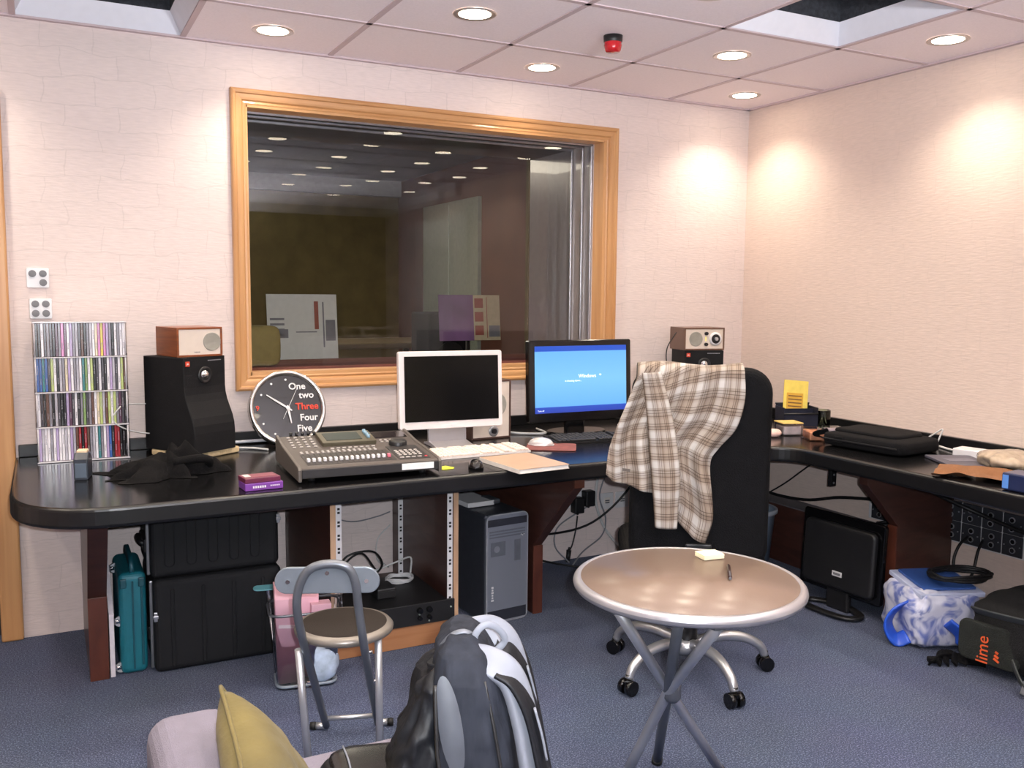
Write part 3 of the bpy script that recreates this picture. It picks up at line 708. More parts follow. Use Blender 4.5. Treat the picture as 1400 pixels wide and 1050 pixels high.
b = NB(); box(b, (0, 0, .010), (.13, .20, .02), bev=.002, mi=0); o_ = box(b, (.075, -.05, .012), (.05, .1, .024), bev=.01, mi=1)
solo('paper_packet', b, [white_p, grey_m], 'white packet and grey sleeve lying on top of the computer tower', 'packet', (-1.87, -.42, .466), .1)

# sockets and cables on the wall behind the chair
t = thing('power_socket', 'white double mains socket low on the wall, behind two black plugs', 'socket', (-1.055, 0, .315))
b = NB(); prism(b, rrect(.15, .088, .006), .010, FACE, bev=.002); mesh('plate', b, white_p, t)
b = NB()
for x in (-.035, .035):
    for dx, dz in ((0, .015), (-.011, -.006), (.011, -.006)): box(b, (x+dx, -.0105, dz), (.007, .002, .004))
mesh('pin_hole', b, black_p, t)
for k, (x, z, lab) in enumerate(((-1.085, .292, 'black plug adapter in the left half of the mains socket'), (-1.020, .322, 'black plug adapter in the right half of the mains socket'))):
    b = NB(); box(b, (0, -.028, 0), (.058, .052, .082), bev=.007); cyl(b, (0, -.03, -.05), (0, -.03, -.034), .006, .009, 12)
    solo('plug_adapter', b, black_p, lab, 'plug', (x, -.0105, z))
for k, (x, lab) in enumerate(((-.886, 'white data socket on the wall beside the plugs, left of the pair'), (-.79, 'white data socket on the wall beside the plugs, right of the pair'))):
    t = thing('data_socket', lab, 'socket', (x, 0, .287)); b = NB(); prism(b, rrect(.080, .086, .006), .009, FACE, bev=.002); mesh('plate', b, white_p, t)
    b = NB(); box(b, (0, -.010, .004), (.036, .004, .03), bev=.001, mi=0); box(b, (0, -.0125, .004), (.026, .002, .006), mi=1); box(b, (0, -.0125, -.007), (.026, .002, .006), mi=1); mesh('jack', b, [offwhite, grey_m], t)
cable('cable', 'black cable drooping from the slanted support to the chair', [(-1.63, -.30, .40), (-1.45, -.12, .22), (-1.25, -.06, .165), (-1.0, -.06, .20), (-.80, -.10, .38), (-.70, -.16, .655)], .006, cab_k)
cable('cable', 'grey cord bundle hanging down the wall beside the sockets', [(-.91, -.03, .655), (-.93, -.02, .52), (-.96, -.02, .38), (-.96, -.02, .28), (-.90, -.02, .14), (-.80, -.04, .03), (-.72, -.1, .006)], .007, cab_w)
cable('cable', 'thin white cord hanging right of the grey cord bundle', [(-.87, -.02, .655), (-.88, -.02, .5), (-.94, -.02, .33), (-.90, -.02, .20), (-.93, -.03, .11), (-1.06, -.06, .05), (-1.16, -.12, .005)], .004, cab_g)
cable('cable', 'grey cord looping from the right plug to the floor', [(-1.02, -.04, .28), (-1.10, -.03, .24), (-1.20, -.03, .18), (-1.22, -.05, .09), (-1.16, -.09, .012)], .004, cab_g)
cable('cable', 'black cord hanging straight from the left plug', [(-1.085, -.04, .235), (-1.095, -.04, .16), (-1.12, -.05, .09), (-1.14, -.06, .07)], .004, cab_k)
cable('cable', 'black cord curving out along the carpet from behind the slanted support', [(-1.62, -.18, .14), (-1.45, -.12, .09), (-1.25, -.14, .03), (-1.1, -.2, .006)], .005, cab_k)
b = NB(); cyl(b, (0, 0, 0), (.01, .005, .06), .011, .013, 14); cyl(b, (.01, .005, .06), (.012, .006, .075), .008, .004, 12)
solo('cable_connector', b, black_p, 'black connector lying at the foot of the wall below the plugs', 'connector', (-1.155, -.065, .008))

# things under the right-hand worktop
def wall_box(label, y0, y1, z0, z1, cols, conn):
    t = thing('connector_panel', label, 'connector panel', (0, (y0+y1)/2, (z0+z1)/2)); w, h = y1-y0, z1-z0
    X = RZ(-PI/2)          # local x -> -y , front (-y) -> -x
    b = NB(); prism(b, rrect(w, h, .004), .012, X @ FACE, bev=.002); mesh('plate', b, white_p, t)
    n = cols; cw = .094
    for i in range(n):
        for j in (0, 1):
            x = -w/2+.018+cw*(i+.5); z = h*.235*(1 if j == 0 else -1)
            b = NB(); prism(b, rrect(cw-.006, h*.46, .003), .006, X @ T(x, -.012, z) @ FACE, bev=.001)
            m_ = mesh('module', b, mat('module_slate', (46, 48, 54), .45), t)
            for dz in (-.018, .018):
                b = NB(); cyl(b, X @ V((x+.008*(j-.5), -.018, z+dz)), X @ V((x+.008*(j-.5), -.023, z+dz)), .0125, n=18, mi=0); cyl(b, X @ V((x+.008*(j-.5), -.0225, z+dz)), X @ V((x+.008*(j-.5), -.0235, z+dz)), .009, n=16, mi=1)
                mesh('connector', b, [silver, black_g], m_)
            for dx in (-.034, .034):
                b = NB(); cyl(b, X @ V((x+dx, -.017, z)), X @ V((x+dx, -.021, z)), .003, n=8, mi=0); mesh('screw', b, silver, m_)
    return t
wall_box('white wall panel of eight dark connector modules under the right-hand worktop', -1.765, -1.335, .318, .505, 4, 2)
wall_box('dark connector panel half hidden behind the broad right support', -1.10, -.95, .32, .50, 1, 1)
cable('cable', 'black cable running along the wall above the cable duct', [(-.02, -.12, .36), (-.10, -.35, .335), (-.08, -.6, .34), (-.05, -.8, .39), (-.035, -1.0, .42)], .008, cab_k)
cable('cable', 'thin black cable hanging slanted below the hanging bracket', [(-.20, -.90, .655), (-.12, -.65, .52), (-.06, -.45, .40), (-.05, -.3, .308)], .004, cab_k)
cable('cable', 'black cable loop hanging from the eight-module connector panel', [(-.03, -1.49, .36), (-.08, -1.49, .33), (-.11, -1.49, .27), (-.12, -1.51, .20), (-.11, -1.55, .19), (-.10, -1.575, .24), (-.07, -1.57, .32), (-.03, -1.56, .36)], .006, cab_k)
cable('cable', 'thick black cable strung across the top of the eight-module panel', [(-.30, -1.40, .62), (-.16, -1.45, .54), (-.06, -1.55, .48), (-.04, -1.75, .44), (-.03, -1.95, .42)], .009, cab_k)

# flat monitor stored on the floor, seen from behind
R_ = RZ(-PI/2+.06)
mo = thing('monitor', 'black flat monitor standing on the carpet with its back turned, against the broad support', 'monitor', (-.425, -1.17, .003), R=R_)
lean = T(0, 0, 0) @ RX(-.05)
b = NB(); prism(b, rrect(.43, .345, .012), .022, T(0, 0, .245) @ RX(-.05) @ FACE @ T(0, 0, -.022), bev=.004, mi=0); mesh('frame', b, black_g, mo)
b = NB(); prism(b, rrect(.38, .29, .03), .026, T(0, 0, .235) @ RX(-.05) @ FACE, bev=.018, seg=4, mi=0)
for x in (-.05, .05):
    for z in (-.05, .05): cyl(b, RX(-.05) @ V((x, -.025, .25+z)), RX(-.05) @ V((x, -.028, .25+z)), .005, n=10, mi=1)
mesh('back_cover', b, [black_p, silver], mo)
b = NB(); box(b, (.01, -.032, .165), (.05, .003, .022), mi=0); box(b, (.01, -.034, .165), (.036, .002, .010), mi=1); mesh('sticker', b, [white_p, ink], mo, 'small white sticker')
b = NB(); box(b, (0, -.0, .05), (.12, .03, .11), bev=.01); tube(b, [(-.13, -.02, .01), (-.12, -.09, .01), (0, -.11, .01), (.12, -.09, .01), (.13, -.02, .01), (0, .03, .01)], .01, flat=(.036, .016), ref=(0, 0, 1), closed=True, k=4); mesh('stand', b, black_p, mo)
b = NB(); coil(b, (0, 0, 0), .06, .007, 4, seed=9, sx=.8, sy=1.5); solo('cable_coil', b, cab_k, 'black cable coil on the cable duct behind the stored monitor', 'cable', (-.09, -1.17, .306))
t = thing('waste_bin', 'grey-blue plastic waste bin half hidden behind the office chair', 'bin', (-.29, -.44, .002))
b = NB(); lathe(b, [(0, 0), (.10, 0), (.125, .27), (.132, .275), (.132, .285), (.120, .282), (.097, .01), (0, .008)], 32); mesh('body', b, mat('bin_blue_grey', (140, 158, 178), .4, var=.05, trans=.2), t)
b = NB(); lathe(b, [(.128, .262), (.137, .268), (.137, .286), (.130, .29), (.126, .286)], 32); mesh('rim', b, mat('bin_rim', (176, 184, 196), .4), t)

# blue and white plastic bag, coil of cable on it, duffel bag, bundle of straps
bagw = bpy.data.materials.new('plastic_bag'); bagw.use_nodes = True
nt = bagw.node_tree; bs = nt.nodes['Principled BSDF']; bs.inputs['Roughness'].default_value = .3
tc1 = nt.nodes.new('ShaderNodeTexCoord'); n1 = nt.nodes.new('ShaderNodeTexNoise'); n1.inputs['Scale'].default_value = 9; n1.inputs['Distortion'].default_value = 2.2
r1 = nt.nodes.new('ShaderNodeValToRGB'); e1 = r1.color_ramp.elements; e1[0].position = .36; e1[0].color = lin((104, 118, 180))+(1,); e1[1].position = .52; e1[1].color = lin((206, 208, 226))+(1,)
k1 = e1.new(.43); k1.color = lin((160, 166, 202))+(1,)
nt.links.new(tc1.outputs['Object'], n1.inputs['Vector']); nt.links.new(n1.outputs['Fac'], r1.inputs['Fac']); nt.links.new(r1.outputs['Color'], bs.inputs['Base Color'])
pb = thing('plastic_bag', 'crumpled blue and white plastic bag in front of the connector panel', 'bag', (-.36, -1.58, .003), -.35)
b = NB(); blob(b, (0, 0, .115), (.15, .135, .115), .4, .4, 72, 40, .09, 17, 4); mesh('body', b, bagw, pb)
b = NB(); box(b, (0, 0, .005), (.27, .24, .02), R=RX(.12), bev=.004, mi=0); box(b, (.0, -.0, .022), (.22, .19, .012), R=RX(.12), bev=.003, mi=1)
mesh('contents', b, [mat('pale_blue_box', (190, 198, 226), .4), mat('deep_blue_box', (52, 84, 150), .4)], pb, 'flat pale and deep blue packs lying in the top', M=T(0.02, 0, .222))
b = NB(); tube(b, [(-.13, -.06, .17), (-.18, -.05, .14), (-.20, -.04, .08), (-.17, -.05, .02), (-.13, -.07, .04)], .02, flat=(.06, .012), k=5); tube(b, [(-.02, -.15, .12), (.02, -.18, .08), (.03, -.18, .03), (.05, -.15, .05)], .02, flat=(.06, .012), k=5)
mesh('handle', b, mat('bag_blue', (44, 88, 200), .3), pb)
b = NB(); coil(b, (0, 0, 0), .098, .006, 6, seed=12, sx=1.25, sy=.8); solo('cable_coil', b, cab_k, 'coil of black cable lying on top of the blue plastic bag', 'cable', (-.30, -1.66, .262), -.3)
b = NB()
for k in range(5): tube(b, [(-.10+.03*k, -.03, .012), (-.05+.02*k, .03*math.sin(k), .03), (.03, .02*math.cos(k*2), .02), (.10, .02*k-.04, .014)], .011, flat=(.03, .008), k=5)
box(b, (-.07, 0, .014), (.05, .03, .022), bev=.006)
solo('strap_bundle', b, black_f, 'tangle of black straps on the carpet in front of the plastic bag', 'strap', (-.50, -1.80, .003), -.5)
db = thing('duffel_bag', 'dark green-black duffel bag with orange lettering on the floor at the right edge', 'bag', (-.262, -2.12, .003), -1.42)
def sag(p): p.z *= 1-.10*abs(p.x)/.36; return p
dk_g = mat('duffel_cloth', (30, 34, 30), .85, bump=.5, bscale=250, var=.2)
b = NB(); blob(b, (0, 0, .15), (.34, .20, .15), .6, .55, 44, 22, .13, 7, 2, fn=sag); mesh('body', b, [mat('duffel_black', (17, 17, 18), .85, bump=.5, bscale=250, var=.2)], db)
b = NB(); prism(b, rrect(.22, .15, .03), .025, T(-.22, -.185, .12) @ RX(.0) @ FACE, bev=.01, seg=3); mesh('pocket', b, dk_g, db)
b = NB(); text(b, 'lime', .062, T(-.235, -.2115, .10) @ FACE @ RZ(PI/2), ext=.0008)
for k in range(3): box(b, (-.185, -.2115, .075+.014*k), (.022-.005*k, .002, .008), R=RY(.5))
mesh('lettering', b, mat('orange_print', (228, 96, 48), .5), db, 'orange lettering and small orange emblem')
b = NB(); tube(b, [(-.30, -.16, .22), (-.2, -.23, .245), (-.05, -.22, .25), (.10, -.20, .26)], .01, flat=(.035, .006), k=5); tube(b, [(-.12, -.235, .10), (-.07, -.27, .05), (-.03, -.28, .02)], .01, flat=(.03, .006), k=5); mesh('strap', b, mat('strap_grey', (66, 70, 70), .7), db)
b = NB(); box(b, (-.05, -.275, .035), (.03, .012, .05), R=RX(-.5), bev=.004); mesh('buckle', b, grey_m, db)
# ================================================================== ON THE WORKTOP
Z = DT+.0008
# clear CD tower and its CDs
TX0, TX1, TY = -3.535, -3.215, -.205; TW = TX1-TX0
clear = pane_glass('clear_acrylic', 1.5, (.93, .93, .95)); frost = mat('acrylic_edge', (214, 210, 216), .2, var=.02, coat=.5, alpha=.85)
ct = thing('cd_tower', 'tall clear four-tier CD tower at the left end of the worktop', 'CD rack', ((TX0+TX1)/2, TY, Z))
ch = .1305
for k in range(5):
    b = NB(); box(b, (0, .075, .003+k*ch), (TW, .15, .005), bev=.001); mesh('shelf', b, frost, ct)
for sx in (-1, 1):
    b = NB(); box(b, (sx*(TW/2-.0015), .075, 2*ch+.003), (.003, .15, 4*ch)); mesh('side', b, clear, ct)
for k in range(4):
    for sx in (-1, 1):
        b = NB(); cyl(b, (sx*(TW/2-.006), .004, .006+k*ch), (sx*(TW/2-.006), .004, ch*(k+1)-.0005), .003, n=8); mesh('post', b, frost, ct)
cols = {'black': (28, 26, 30), 'dark grey': (66, 62, 70), 'grey': (126, 122, 132), 'pale grey': (176, 172, 182), 'white': (226, 222, 228), 'pink': (206, 132, 186), 'lilac': (170, 150, 190),
        'plum': (86, 54, 76), 'red': (150, 40, 50), 'green': (122, 150, 92), 'lime-green': (176, 190, 120), 'blue': (58, 92, 158), 'teal': (52, 116, 122), 'cream': (214, 200, 172), 'brown': (96, 66, 56), 'yellow': (206, 188, 74)}
seq = ['black|black|white|dark grey|grey|dark grey|black|plum|grey|pink|plum|white|lilac|grey|pale grey|dark grey|brown|black|grey|pale grey|white|cream|pink|yellow|pink|lilac|grey|black|white|grey|white|white'.split('|'),
       'blue|blue|teal|blue|dark grey|lime-green|white|black|pale grey|grey|cream|lilac|white|grey|pale grey|white|teal|green|white|lime-green|black|dark grey|white|dark grey|black|white|lilac|pale grey|dark grey|white|lime-green|brown'.split('|'),
       'white|dark grey|black|brown|grey|black|pale grey|dark grey|black|black|lilac|plum|dark grey|white|black|grey|green|dark grey|grey|brown|white|cream|lime-green|pale grey|brown|lime-green|white|lime-green|grey|plum|dark grey|black'.split('|'),
       'lilac|pale grey|white|white|grey|white|lilac|white|white|pale grey|white|lilac|pale grey|brown|red|black|red|brown|grey|pale grey|white|teal|grey|white|lilac|blue|black|red|red|black|black|black'.split('|')]
tier = ['top row', 'second row', 'third row', 'bottom row']
cdm = {}
rnd = random.Random(4)
for k, row in enumerate(seq):
    n = len(row); p_ = (TW-.014)/n
    for i, cname in enumerate(row):
        key = (cname, i % 2)
        if key not in cdm:
            b = NB(); box(b, (0, .062, .0622), (.0084, .124, .1235), bev=.0008, seg=1, mi=0)
            for q in range(4 if i % 2 else 6): box(b, (0, -.0004, (.030 if i % 2 else .066)+q*.006), (.0026, .0008, .004), mi=1)
            c = cols[cname]; dark = sum(c) < 330
            cdm[key] = mesh('cd_case', b, [mat('cd_'+cname.replace(' ', '_').replace('-', '_'), c, .25, var=.06, coat=.4), mat('cd_print_'+('light' if dark else 'dark'), (140, 136, 144) if dark else (146, 140, 152), .5)])
            o = cdm[key]
        else:
            o = cdm[key].copy(); COL.objects.link(o)
        z = Z+.0062+ch*(3-k)
        o.location = (TX0+.008+p_*(i+.5), TY+.006+rnd.uniform(0, .006), z)
        wh = 'first from the left' if i == 0 else ('last at the right end' if i == n-1 else '%s from the left' % ORD[i])
        o['label'] = '%s-spined CD case, %s of the clear tower, %s' % (cname, tier[k], wh)
        o['category'] = 'CD'; o['group'] = 'CD cases in the clear tower'

# studio monitor speakers with waisted front
def big_speaker(label, loc, rz):
    t = thing('studio_speaker', label, 'speaker', loc, rz)
    w, d, h = .205, .25, .366
    b = NB(); P = [(0, 0)]
    P = [(0, 0), (0, .075), (.003, .105), (.012, .135), (.026, .165), (.040, .195), (.048, .222), (.051, .25), (.051, h), (d+.03, h), (d+.03, 0)]
    nseg = []
    for y, z in P:
        ww = w/2 if z < .1 else w/2-.0*(z)
        nseg.append((y, z))
    prism(b, nseg, w, Matrix(((0, 0, 1, -w/2), (1, 0, 0, 0), (0, 1, 0, 0), (0, 0, 0, 1))), bev=.004)
    mesh('cabinet', b, mat('speaker_black', (19, 19, 22), .65, spec=.25, bump=.3, bscale=500, var=.15), t)
    b = NB(); lathe(b, [(.034, 0), (.031, .005), (.022, .002), (.020, .001)], 32, T(0, .050, .295) @ FACE); mesh('waveguide', b, black_p, t)
    b = NB(); lathe(b, [(.0, .011), (.009, .009), (.0165, .003), (.021, .0005), (.021, 0)], 28, T(0, .0505, .295) @ FACE); mesh('tweeter', b, chrome, t, 'silver tweeter dome')
    b = NB(); box(b, (-w/2+.018, .050, .342), (.019, .004, .019), bev=.001, mi=0); text(b, 'JBL', .0085, T(-w/2+.018, .0475, .342) @ FACE, mi=1, ext=.0004, bold=.0002); mesh('badge', b, [mat('badge_red', (214, 74, 52), .4), white_p], t, 'small orange-red badge with white lettering')
    b = NB()
    for q in range(9): box(b, (.018+q*.0075, .0505, .351), (.005, .002, .003))
    mesh('lettering', b, mat('pale_print', (150, 150, 156), .5), t)
    return t
spx = (-2.915, -.325)
SP_RZ = math.radians(33)
sp = big_speaker('large black studio loudspeaker with a wooden radio speaker on top, beside the CD tower', (spx[0], spx[1], DT+.026), SP_RZ)
for k, (dx, dy, sx, sy, lab) in enumerate(((.055, .05, .16, .075, 'front cream foam pad under the large black studio speaker'), (-.0, .215, .20, .075, 'rear cream foam pad under the large black studio speaker'))):
    b = NB(); box(b, (0, 0, .0125), (sx, sy, .0245), bev=.006, seg=3)
    X = RZ(SP_RZ) @ V((dx, dy, 0))
    solo('foam_pad', b, mat('cream_foam', (202, 178, 138), .9, bump=.4, bscale=120), lab, 'foam pad', (spx[0]+X.x, spx[1]+X.y, Z), SP_RZ)
big_speaker('black studio loudspeaker in the far corner behind the chair, under the radio with a dial', (-.515, -.34, Z), math.radians(-20))

# small wood-cased radio set
faceplate = mat('radio_face', (214, 200, 188), .45, var=.03); grille = mat('radio_grille', (160, 156, 146), .6, bump=.5, bscale=900, var=.1); dialm = mat('dial_black', (28, 28, 32), .3)
def radio(name, label, loc, rz, kind, w=.20, h=.112, d=.17, upright=False, wm=None):
    t = thing(name, label, 'radio' if kind == 'dial' else 'speaker', loc, rz)
    wm = wm or walnut
    b = NB(); th = .008
    box(b, (0, d/2, th/2), (w, d, th), bev=.001); box(b, (0, d/2, h-th/2), (w, d, th), bev=.001)
    box(b, (-w/2+th/2, d/2, h/2), (th, d, h-2*th)); box(b, (w/2-th/2, d/2, h/2), (th, d, h-2*th)); box(b, (0, d-.004, h/2), (w-2*th, .008, h-2*th))
    mesh('case', b, wm, t)
    b = NB(); box(b, (0, .008, h/2), (w-2*th, .010, h-2*th)); mesh('front_panel', b, faceplate, t)
    def gr(x, z, r):
        b = NB(); lathe(b, [(r, 0), (r*.985, .003), (r*.9, .0018), (0, .003)], 40, T(x, .003, z) @ FACE); mesh('grille', b, grille, t)
    def knob(x, z, r, mi=0):
        b = NB(); cyl(b, (x, .003, z), (x, -.011, z), r, r*.92, 24); mesh('knob', b, dialm if mi == 0 else silver, t)
    if kind == 'plain':
        gr(w*.27, h*.5, .036)
        b = NB()
        for q in range(4): box(b, (-.02+q*.006, .0025, .018), (.004, .002, .0035))
        mesh('lettering', b, ink, t)
    elif kind == 'dial':
        gr(-w*.21, h*.5, .037); knob(0.008, h*.74, .009); knob(.008, h*.26, .009)
        b = NB(); box(b, (.008, .0025, h*.5), (.006, .002, .022)); mesh('tuning_light', b, mat('amber_light', (230, 210, 120), .4, emit=(240, 220, 120), estr=.5), t)
        b = NB(); lathe(b, [(.034, 0), (.034, .006), (.026, .008), (.024, .008)], 36, T(w*.27, .003, h*.5) @ FACE); lathe(b, [(.024, .0085), (.0, .010)], 36, T(w*.27, .003, h*.5) @ FACE, mi=1)
        cyl(b, (w*.27, -.006, h*.5), (w*.27, -.016, h*.5), .009, n=20, mi=2); mesh('dial', b, [white_p, dialm, silver], t)
    else:   # upright
        gr(.02, h*.58, .058); knob(.012, h*.13, .012)
        b = NB(); lathe(b, [(.024, 0), (.024, .004), (.019, .006), (.012, .005)], 28, T(.012, .003, h*.13) @ FACE); mesh('knob_ring', b, silver, t)
        knob(.03, h*.27, .007); knob(-.01, h*.27, .007); knob(.012, h*.80, .004)
    return t
_o = RZ(SP_RZ) @ V((.0, .056, 0))
radio('radio_speaker', 'small walnut-cased speaker with a cream front on top of the large studio speaker', (spx[0]+_o.x-.012, spx[1]+_o.y, DT+.0265+.366), math.radians(17), 'plain', w=.185, h=.114, d=.19)
_o = RZ(math.radians(-20)) @ V((0, .056, 0))
radio('table_radio', 'small wood-cased radio with a round dial on top of the corner studio speaker', (-.515+_o.x, -.34+_o.y, Z+.3665), math.radians(-12), 'dial', w=.225, h=.115, wm=wood('dull_walnut', (112, 82, 66), (92, 66, 54), .45, (50, 4, 4)))
radio('clock_radio', 'upright wood-cased radio with a large round grille, behind the white monitor', (-1.735, -.355, Z), .06, 'up', w=.20, h=.262, d=.18, wm=wood('dark_walnut', (86, 62, 54), (68, 48, 42), .45, (4, 4, 50)))

# wall clock leaning on the window casing
cl = thing('wall_clock', 'round black clock with a silver rim and English number words, leaning behind the mixer', 'clock', (-2.588, -.185, Z), R=RX(math.radians(-17)))
R_c = .162; X = T(0, 0, R_c) @ FACE
b = NB(); lathe(b, [(0, -.036), (R_c-.01, -.036), (R_c, -.030), (R_c, .006), (R_c-.004, .012), (R_c-.018, .008), (R_c-.020, -.002)], 64, X); mesh('rim', b, mat('clock_rim', (206, 204, 202), .2, .95, var=.02), cl)
b = NB(); lathe(b, [(0, -.003), (R_c-.019, -.003)], 64, X); mesh('face', b, mat('clock_face', (24, 22, 24), .25, coat=.4), cl)
for s, x, z in (('One', .046, .092), ('two', .083, .053), ('Four', .086, -.044), ('Five', .064, -.090)):
    b = NB(); text(b, s, .040, T(x, -.0005, R_c+z) @ FACE, bold=.0008); mesh('number_word', b, white_p, cl)
b = NB(); text(b, 'Three', .040, T(.082, -.0005, R_c+.004) @ FACE, bold=.0008); redc = mat('clock_red', (214, 58, 34), .5); mesh('number_word', b, redc, cl, 'red number word')
b = NB(); text(b, '9', .030, T(-.126, -.0005, R_c+.004) @ FACE, bold=.0004); mesh('numeral', b, redc, cl, 'red nine')
for a in (0, 210, 240, 300, 330):
    b = NB(); cyl(b, (R_c*.76*math.sin(math.radians(a)), .001, R_c+R_c*.76*math.cos(math.radians(a))), (R_c*.76*math.sin(math.radians(a)), -.001, R_c+R_c*.76*math.cos(math.radians(a))), .0045, n=14); mesh('hour_dot', b, white_p, cl)
def hand(name, a, l, back, w0, m_, y):
    b = NB(); d = V((math.sin(a), 0, math.cos(a))); n_ = V((math.cos(a), 0, -math.sin(a)))
    c = V((0, y, R_c)); P = [c-d*back-n_*w0*.7, c-d*back+n_*w0*.7, c+n_*w0+d*l*.3, c+n_*w0*.5+d*l, c-n_*w0*.5+d*l, c-n_*w0+d*l*.3]
    v0 = [b.verts.new(p) for p in P]; v1 = [b.verts.new(p+V((0, -.0012, 0))) for p in P]
    b.faces.new(v0); b.faces.new(v1[::-1])
    for q in range(6): b.faces.new([v0[q], v0[(q+1) % 6], v1[(q+1) % 6], v1[q]])
    mesh(name, b, m_, cl)
hand('minute_hand', math.radians(-55), .105, .02, .0042, white_p, -.003); hand('hour_hand', math.radians(172), .066, .012, .0045, white_p, -.0045); hand('second_hand', math.radians(28), .098, .052, .0011, white_p, -.006)
b = NB(); cyl(b, (0, 0, R_c), (0, -.009, R_c), .008, n=18); mesh('hub', b, white_p, cl)

# digital mixing console
mx = thing('mixing_console', 'grey-brown digital mixing console with a row of white faders, on the worktop under the clock', 'mixer', (-2.497, -.975, Z), math.radians(-3))
mw, md = .512, .43
bodym = mat('mixer_body', (76, 69, 66), .5, var=.05); dkb = mat('mixer_dark', (34, 32, 34), .5); btn = mat('mixer_button', (172, 166, 162), .5)
def mz(y): return .052+(y/md)*.040 if y < .29 else .052+.29/md*.040+(y-.29)*.15
b = NB(); P = [(0, .018), (0, .05), (.012, .054), (.29, mz(.29)), (md-.01, mz(md-.01)), (md, mz(md)-.012), (md, .018)]
prism(b, P, mw-.02, Matrix(((0, 0, 1, -mw/2+.01), (1, 0, 0, 0), (0, 1, 0, 0), (0, 0, 0, 1))), mi=0); mesh('body', b, bodym, mx)
for sx in (-1, 1):
    b = NB(); P2 = [(-.006, .008), (-.006, .048), (.008, .058), (.29, mz(.29)+.004), (md, mz(md)+.004), (md+.004, .008)]
    prism(b, P2, .012, Matrix(((0, 0, 1, sx*(mw/2-.006)-.006), (1, 0, 0, 0), (0, 1, 0, 0), (0, 0, 0, 1))), bev=.003); mesh('side_cheek', b, mat('mixer_cheek', (88, 82, 78), .45), mx)
for sx in (-.2, .2):
    for y in (.05, .38):
        b = NB(); cyl(b, (sx, y, 0), (sx, y, .019), .012, n=14); mesh('foot', b, rubber, mx)
b = NB(); box(b, (0, -.003, .034), (mw-.026, .006, .028), bev=.001); mesh('front_strip', b, dkb, mx)
b = NB(); box(b, (.165, -.0075, .036), (.118, .003, .022)); mesh('label_strip', b, mat('label_paper', (222, 224, 224), .6), mx, 'white paper strip on the front edge')
def deck(x, y, up=0): return V((x, y, mz(y)+up))
sl = math.atan(.040/md)
def plate(name, x0, x1, y0, y1, m_, h=.0015, lab=None):
    b = NB(); yc = (y0+y1)/2
    a = sl if yc < .29 else math.atan(.15)
    box(b, deck((x0+x1)/2, yc, h/2), (x1-x0, (y1-y0), h+.001), R=RX(a)); return mesh(name, b, m_, mx, lab)
plate('fader_bay', -.215, .10, .035, .175, mat('fader_bay', (50, 45, 45), .5)); plate('key_bay', .11, .225, .03, .215, mat('key_bay', (40, 37, 38), .5))
for k in range(16):
    x = -.205+k*.0192
    b = NB(); box(b, deck(x, .105, .002), (.0022, .125, .002), R=RX(sl)); s_ = mesh('fader_slot', b, dkb, mx)
    b = NB(); box(b, deck(x, .075, .0075), (.0105, .017, .012), R=RX(sl), bev=.002); mesh('fader_cap', b, white_p if k < 15 else mat('fader_pink', (214, 110, 130), .5), s_)
def buttons(x0, dx, nx, y0, dy, ny, s=(.010, .006), m_=btn):
    for j in range(ny):
        for i in range(nx):
            y = y0+dy*j; b = NB(); box(b, deck(x0+dx*i, y, .0022), (s[0], s[1], .0045), R=RX(sl if y < .29 else math.atan(.15)), bev=.001, seg=1); mesh('button', b, m_, mx)
buttons(-.205, .0192, 15, .186, .016, 2, (.0095, .006))
buttons(-.215, .026, 4, .275, .030, 5, (.012, .007))
buttons(.128, .019, 5, .085, .020, 4, (.012, .008)); buttons(.125, .022, 4, .052, .02, 1, (.015, .006)); buttons(.215, .022, 1, .052, .02, 1, (.010, .007), mat('button_red', (196, 60, 70), .4))
buttons(.118, .02, 5, .285, .022, 2, (.011, .006)); buttons(-.085, .022, 8, .232, .018, 1, (.014, .006))
b = NB(); prism(b, rrect(.205, .135, .006), .016, T(0, 0, 0) @ T(*deck(-.01, .335, .0)) @ RX(math.atan(.15)) , bev=.002, mi=0); dsp = mesh('display_housing', b, mat('display_housing', (74, 68, 52), .45), mx)
b = NB(); box(b, deck(-.025, .335, .0165), (.135, .090, .002), R=RX(math.atan(.15))); mesh('screen', b, mat('lcd_grey', (52, 60, 58), .5, spec=.2), dsp, 'grey LCD screen')
for k in range(4):
    b = NB(); cyl(b, deck(.070, .305+k*.022, .014), deck(.070, .305+k*.022, .028), .008, .006, 14); mesh('knob', b, mat('knob_blue_grey', (120, 150, 168), .4), dsp)
b = NB(); lathe(b, [(.034, 0), (.033, .014), (.028, .019), (.012, .017), (0, .017)], 32, T(*deck(.165, .235, .001)) @ RX(sl)); mesh('jog_wheel', b, black_p, mx, 'large black jog wheel')
plate('meter_window', .10, .232, .335, .41, mat('meter_window', (26, 18, 20), .2, coat=.5), .002)
for k in range(5):
    b = NB(); cyl(b, deck(-.20+k*.022, .422, 0), deck(-.20+k*.022, .422, .014), .006, n=12); mesh('gain_knob', b, black_p, mx)

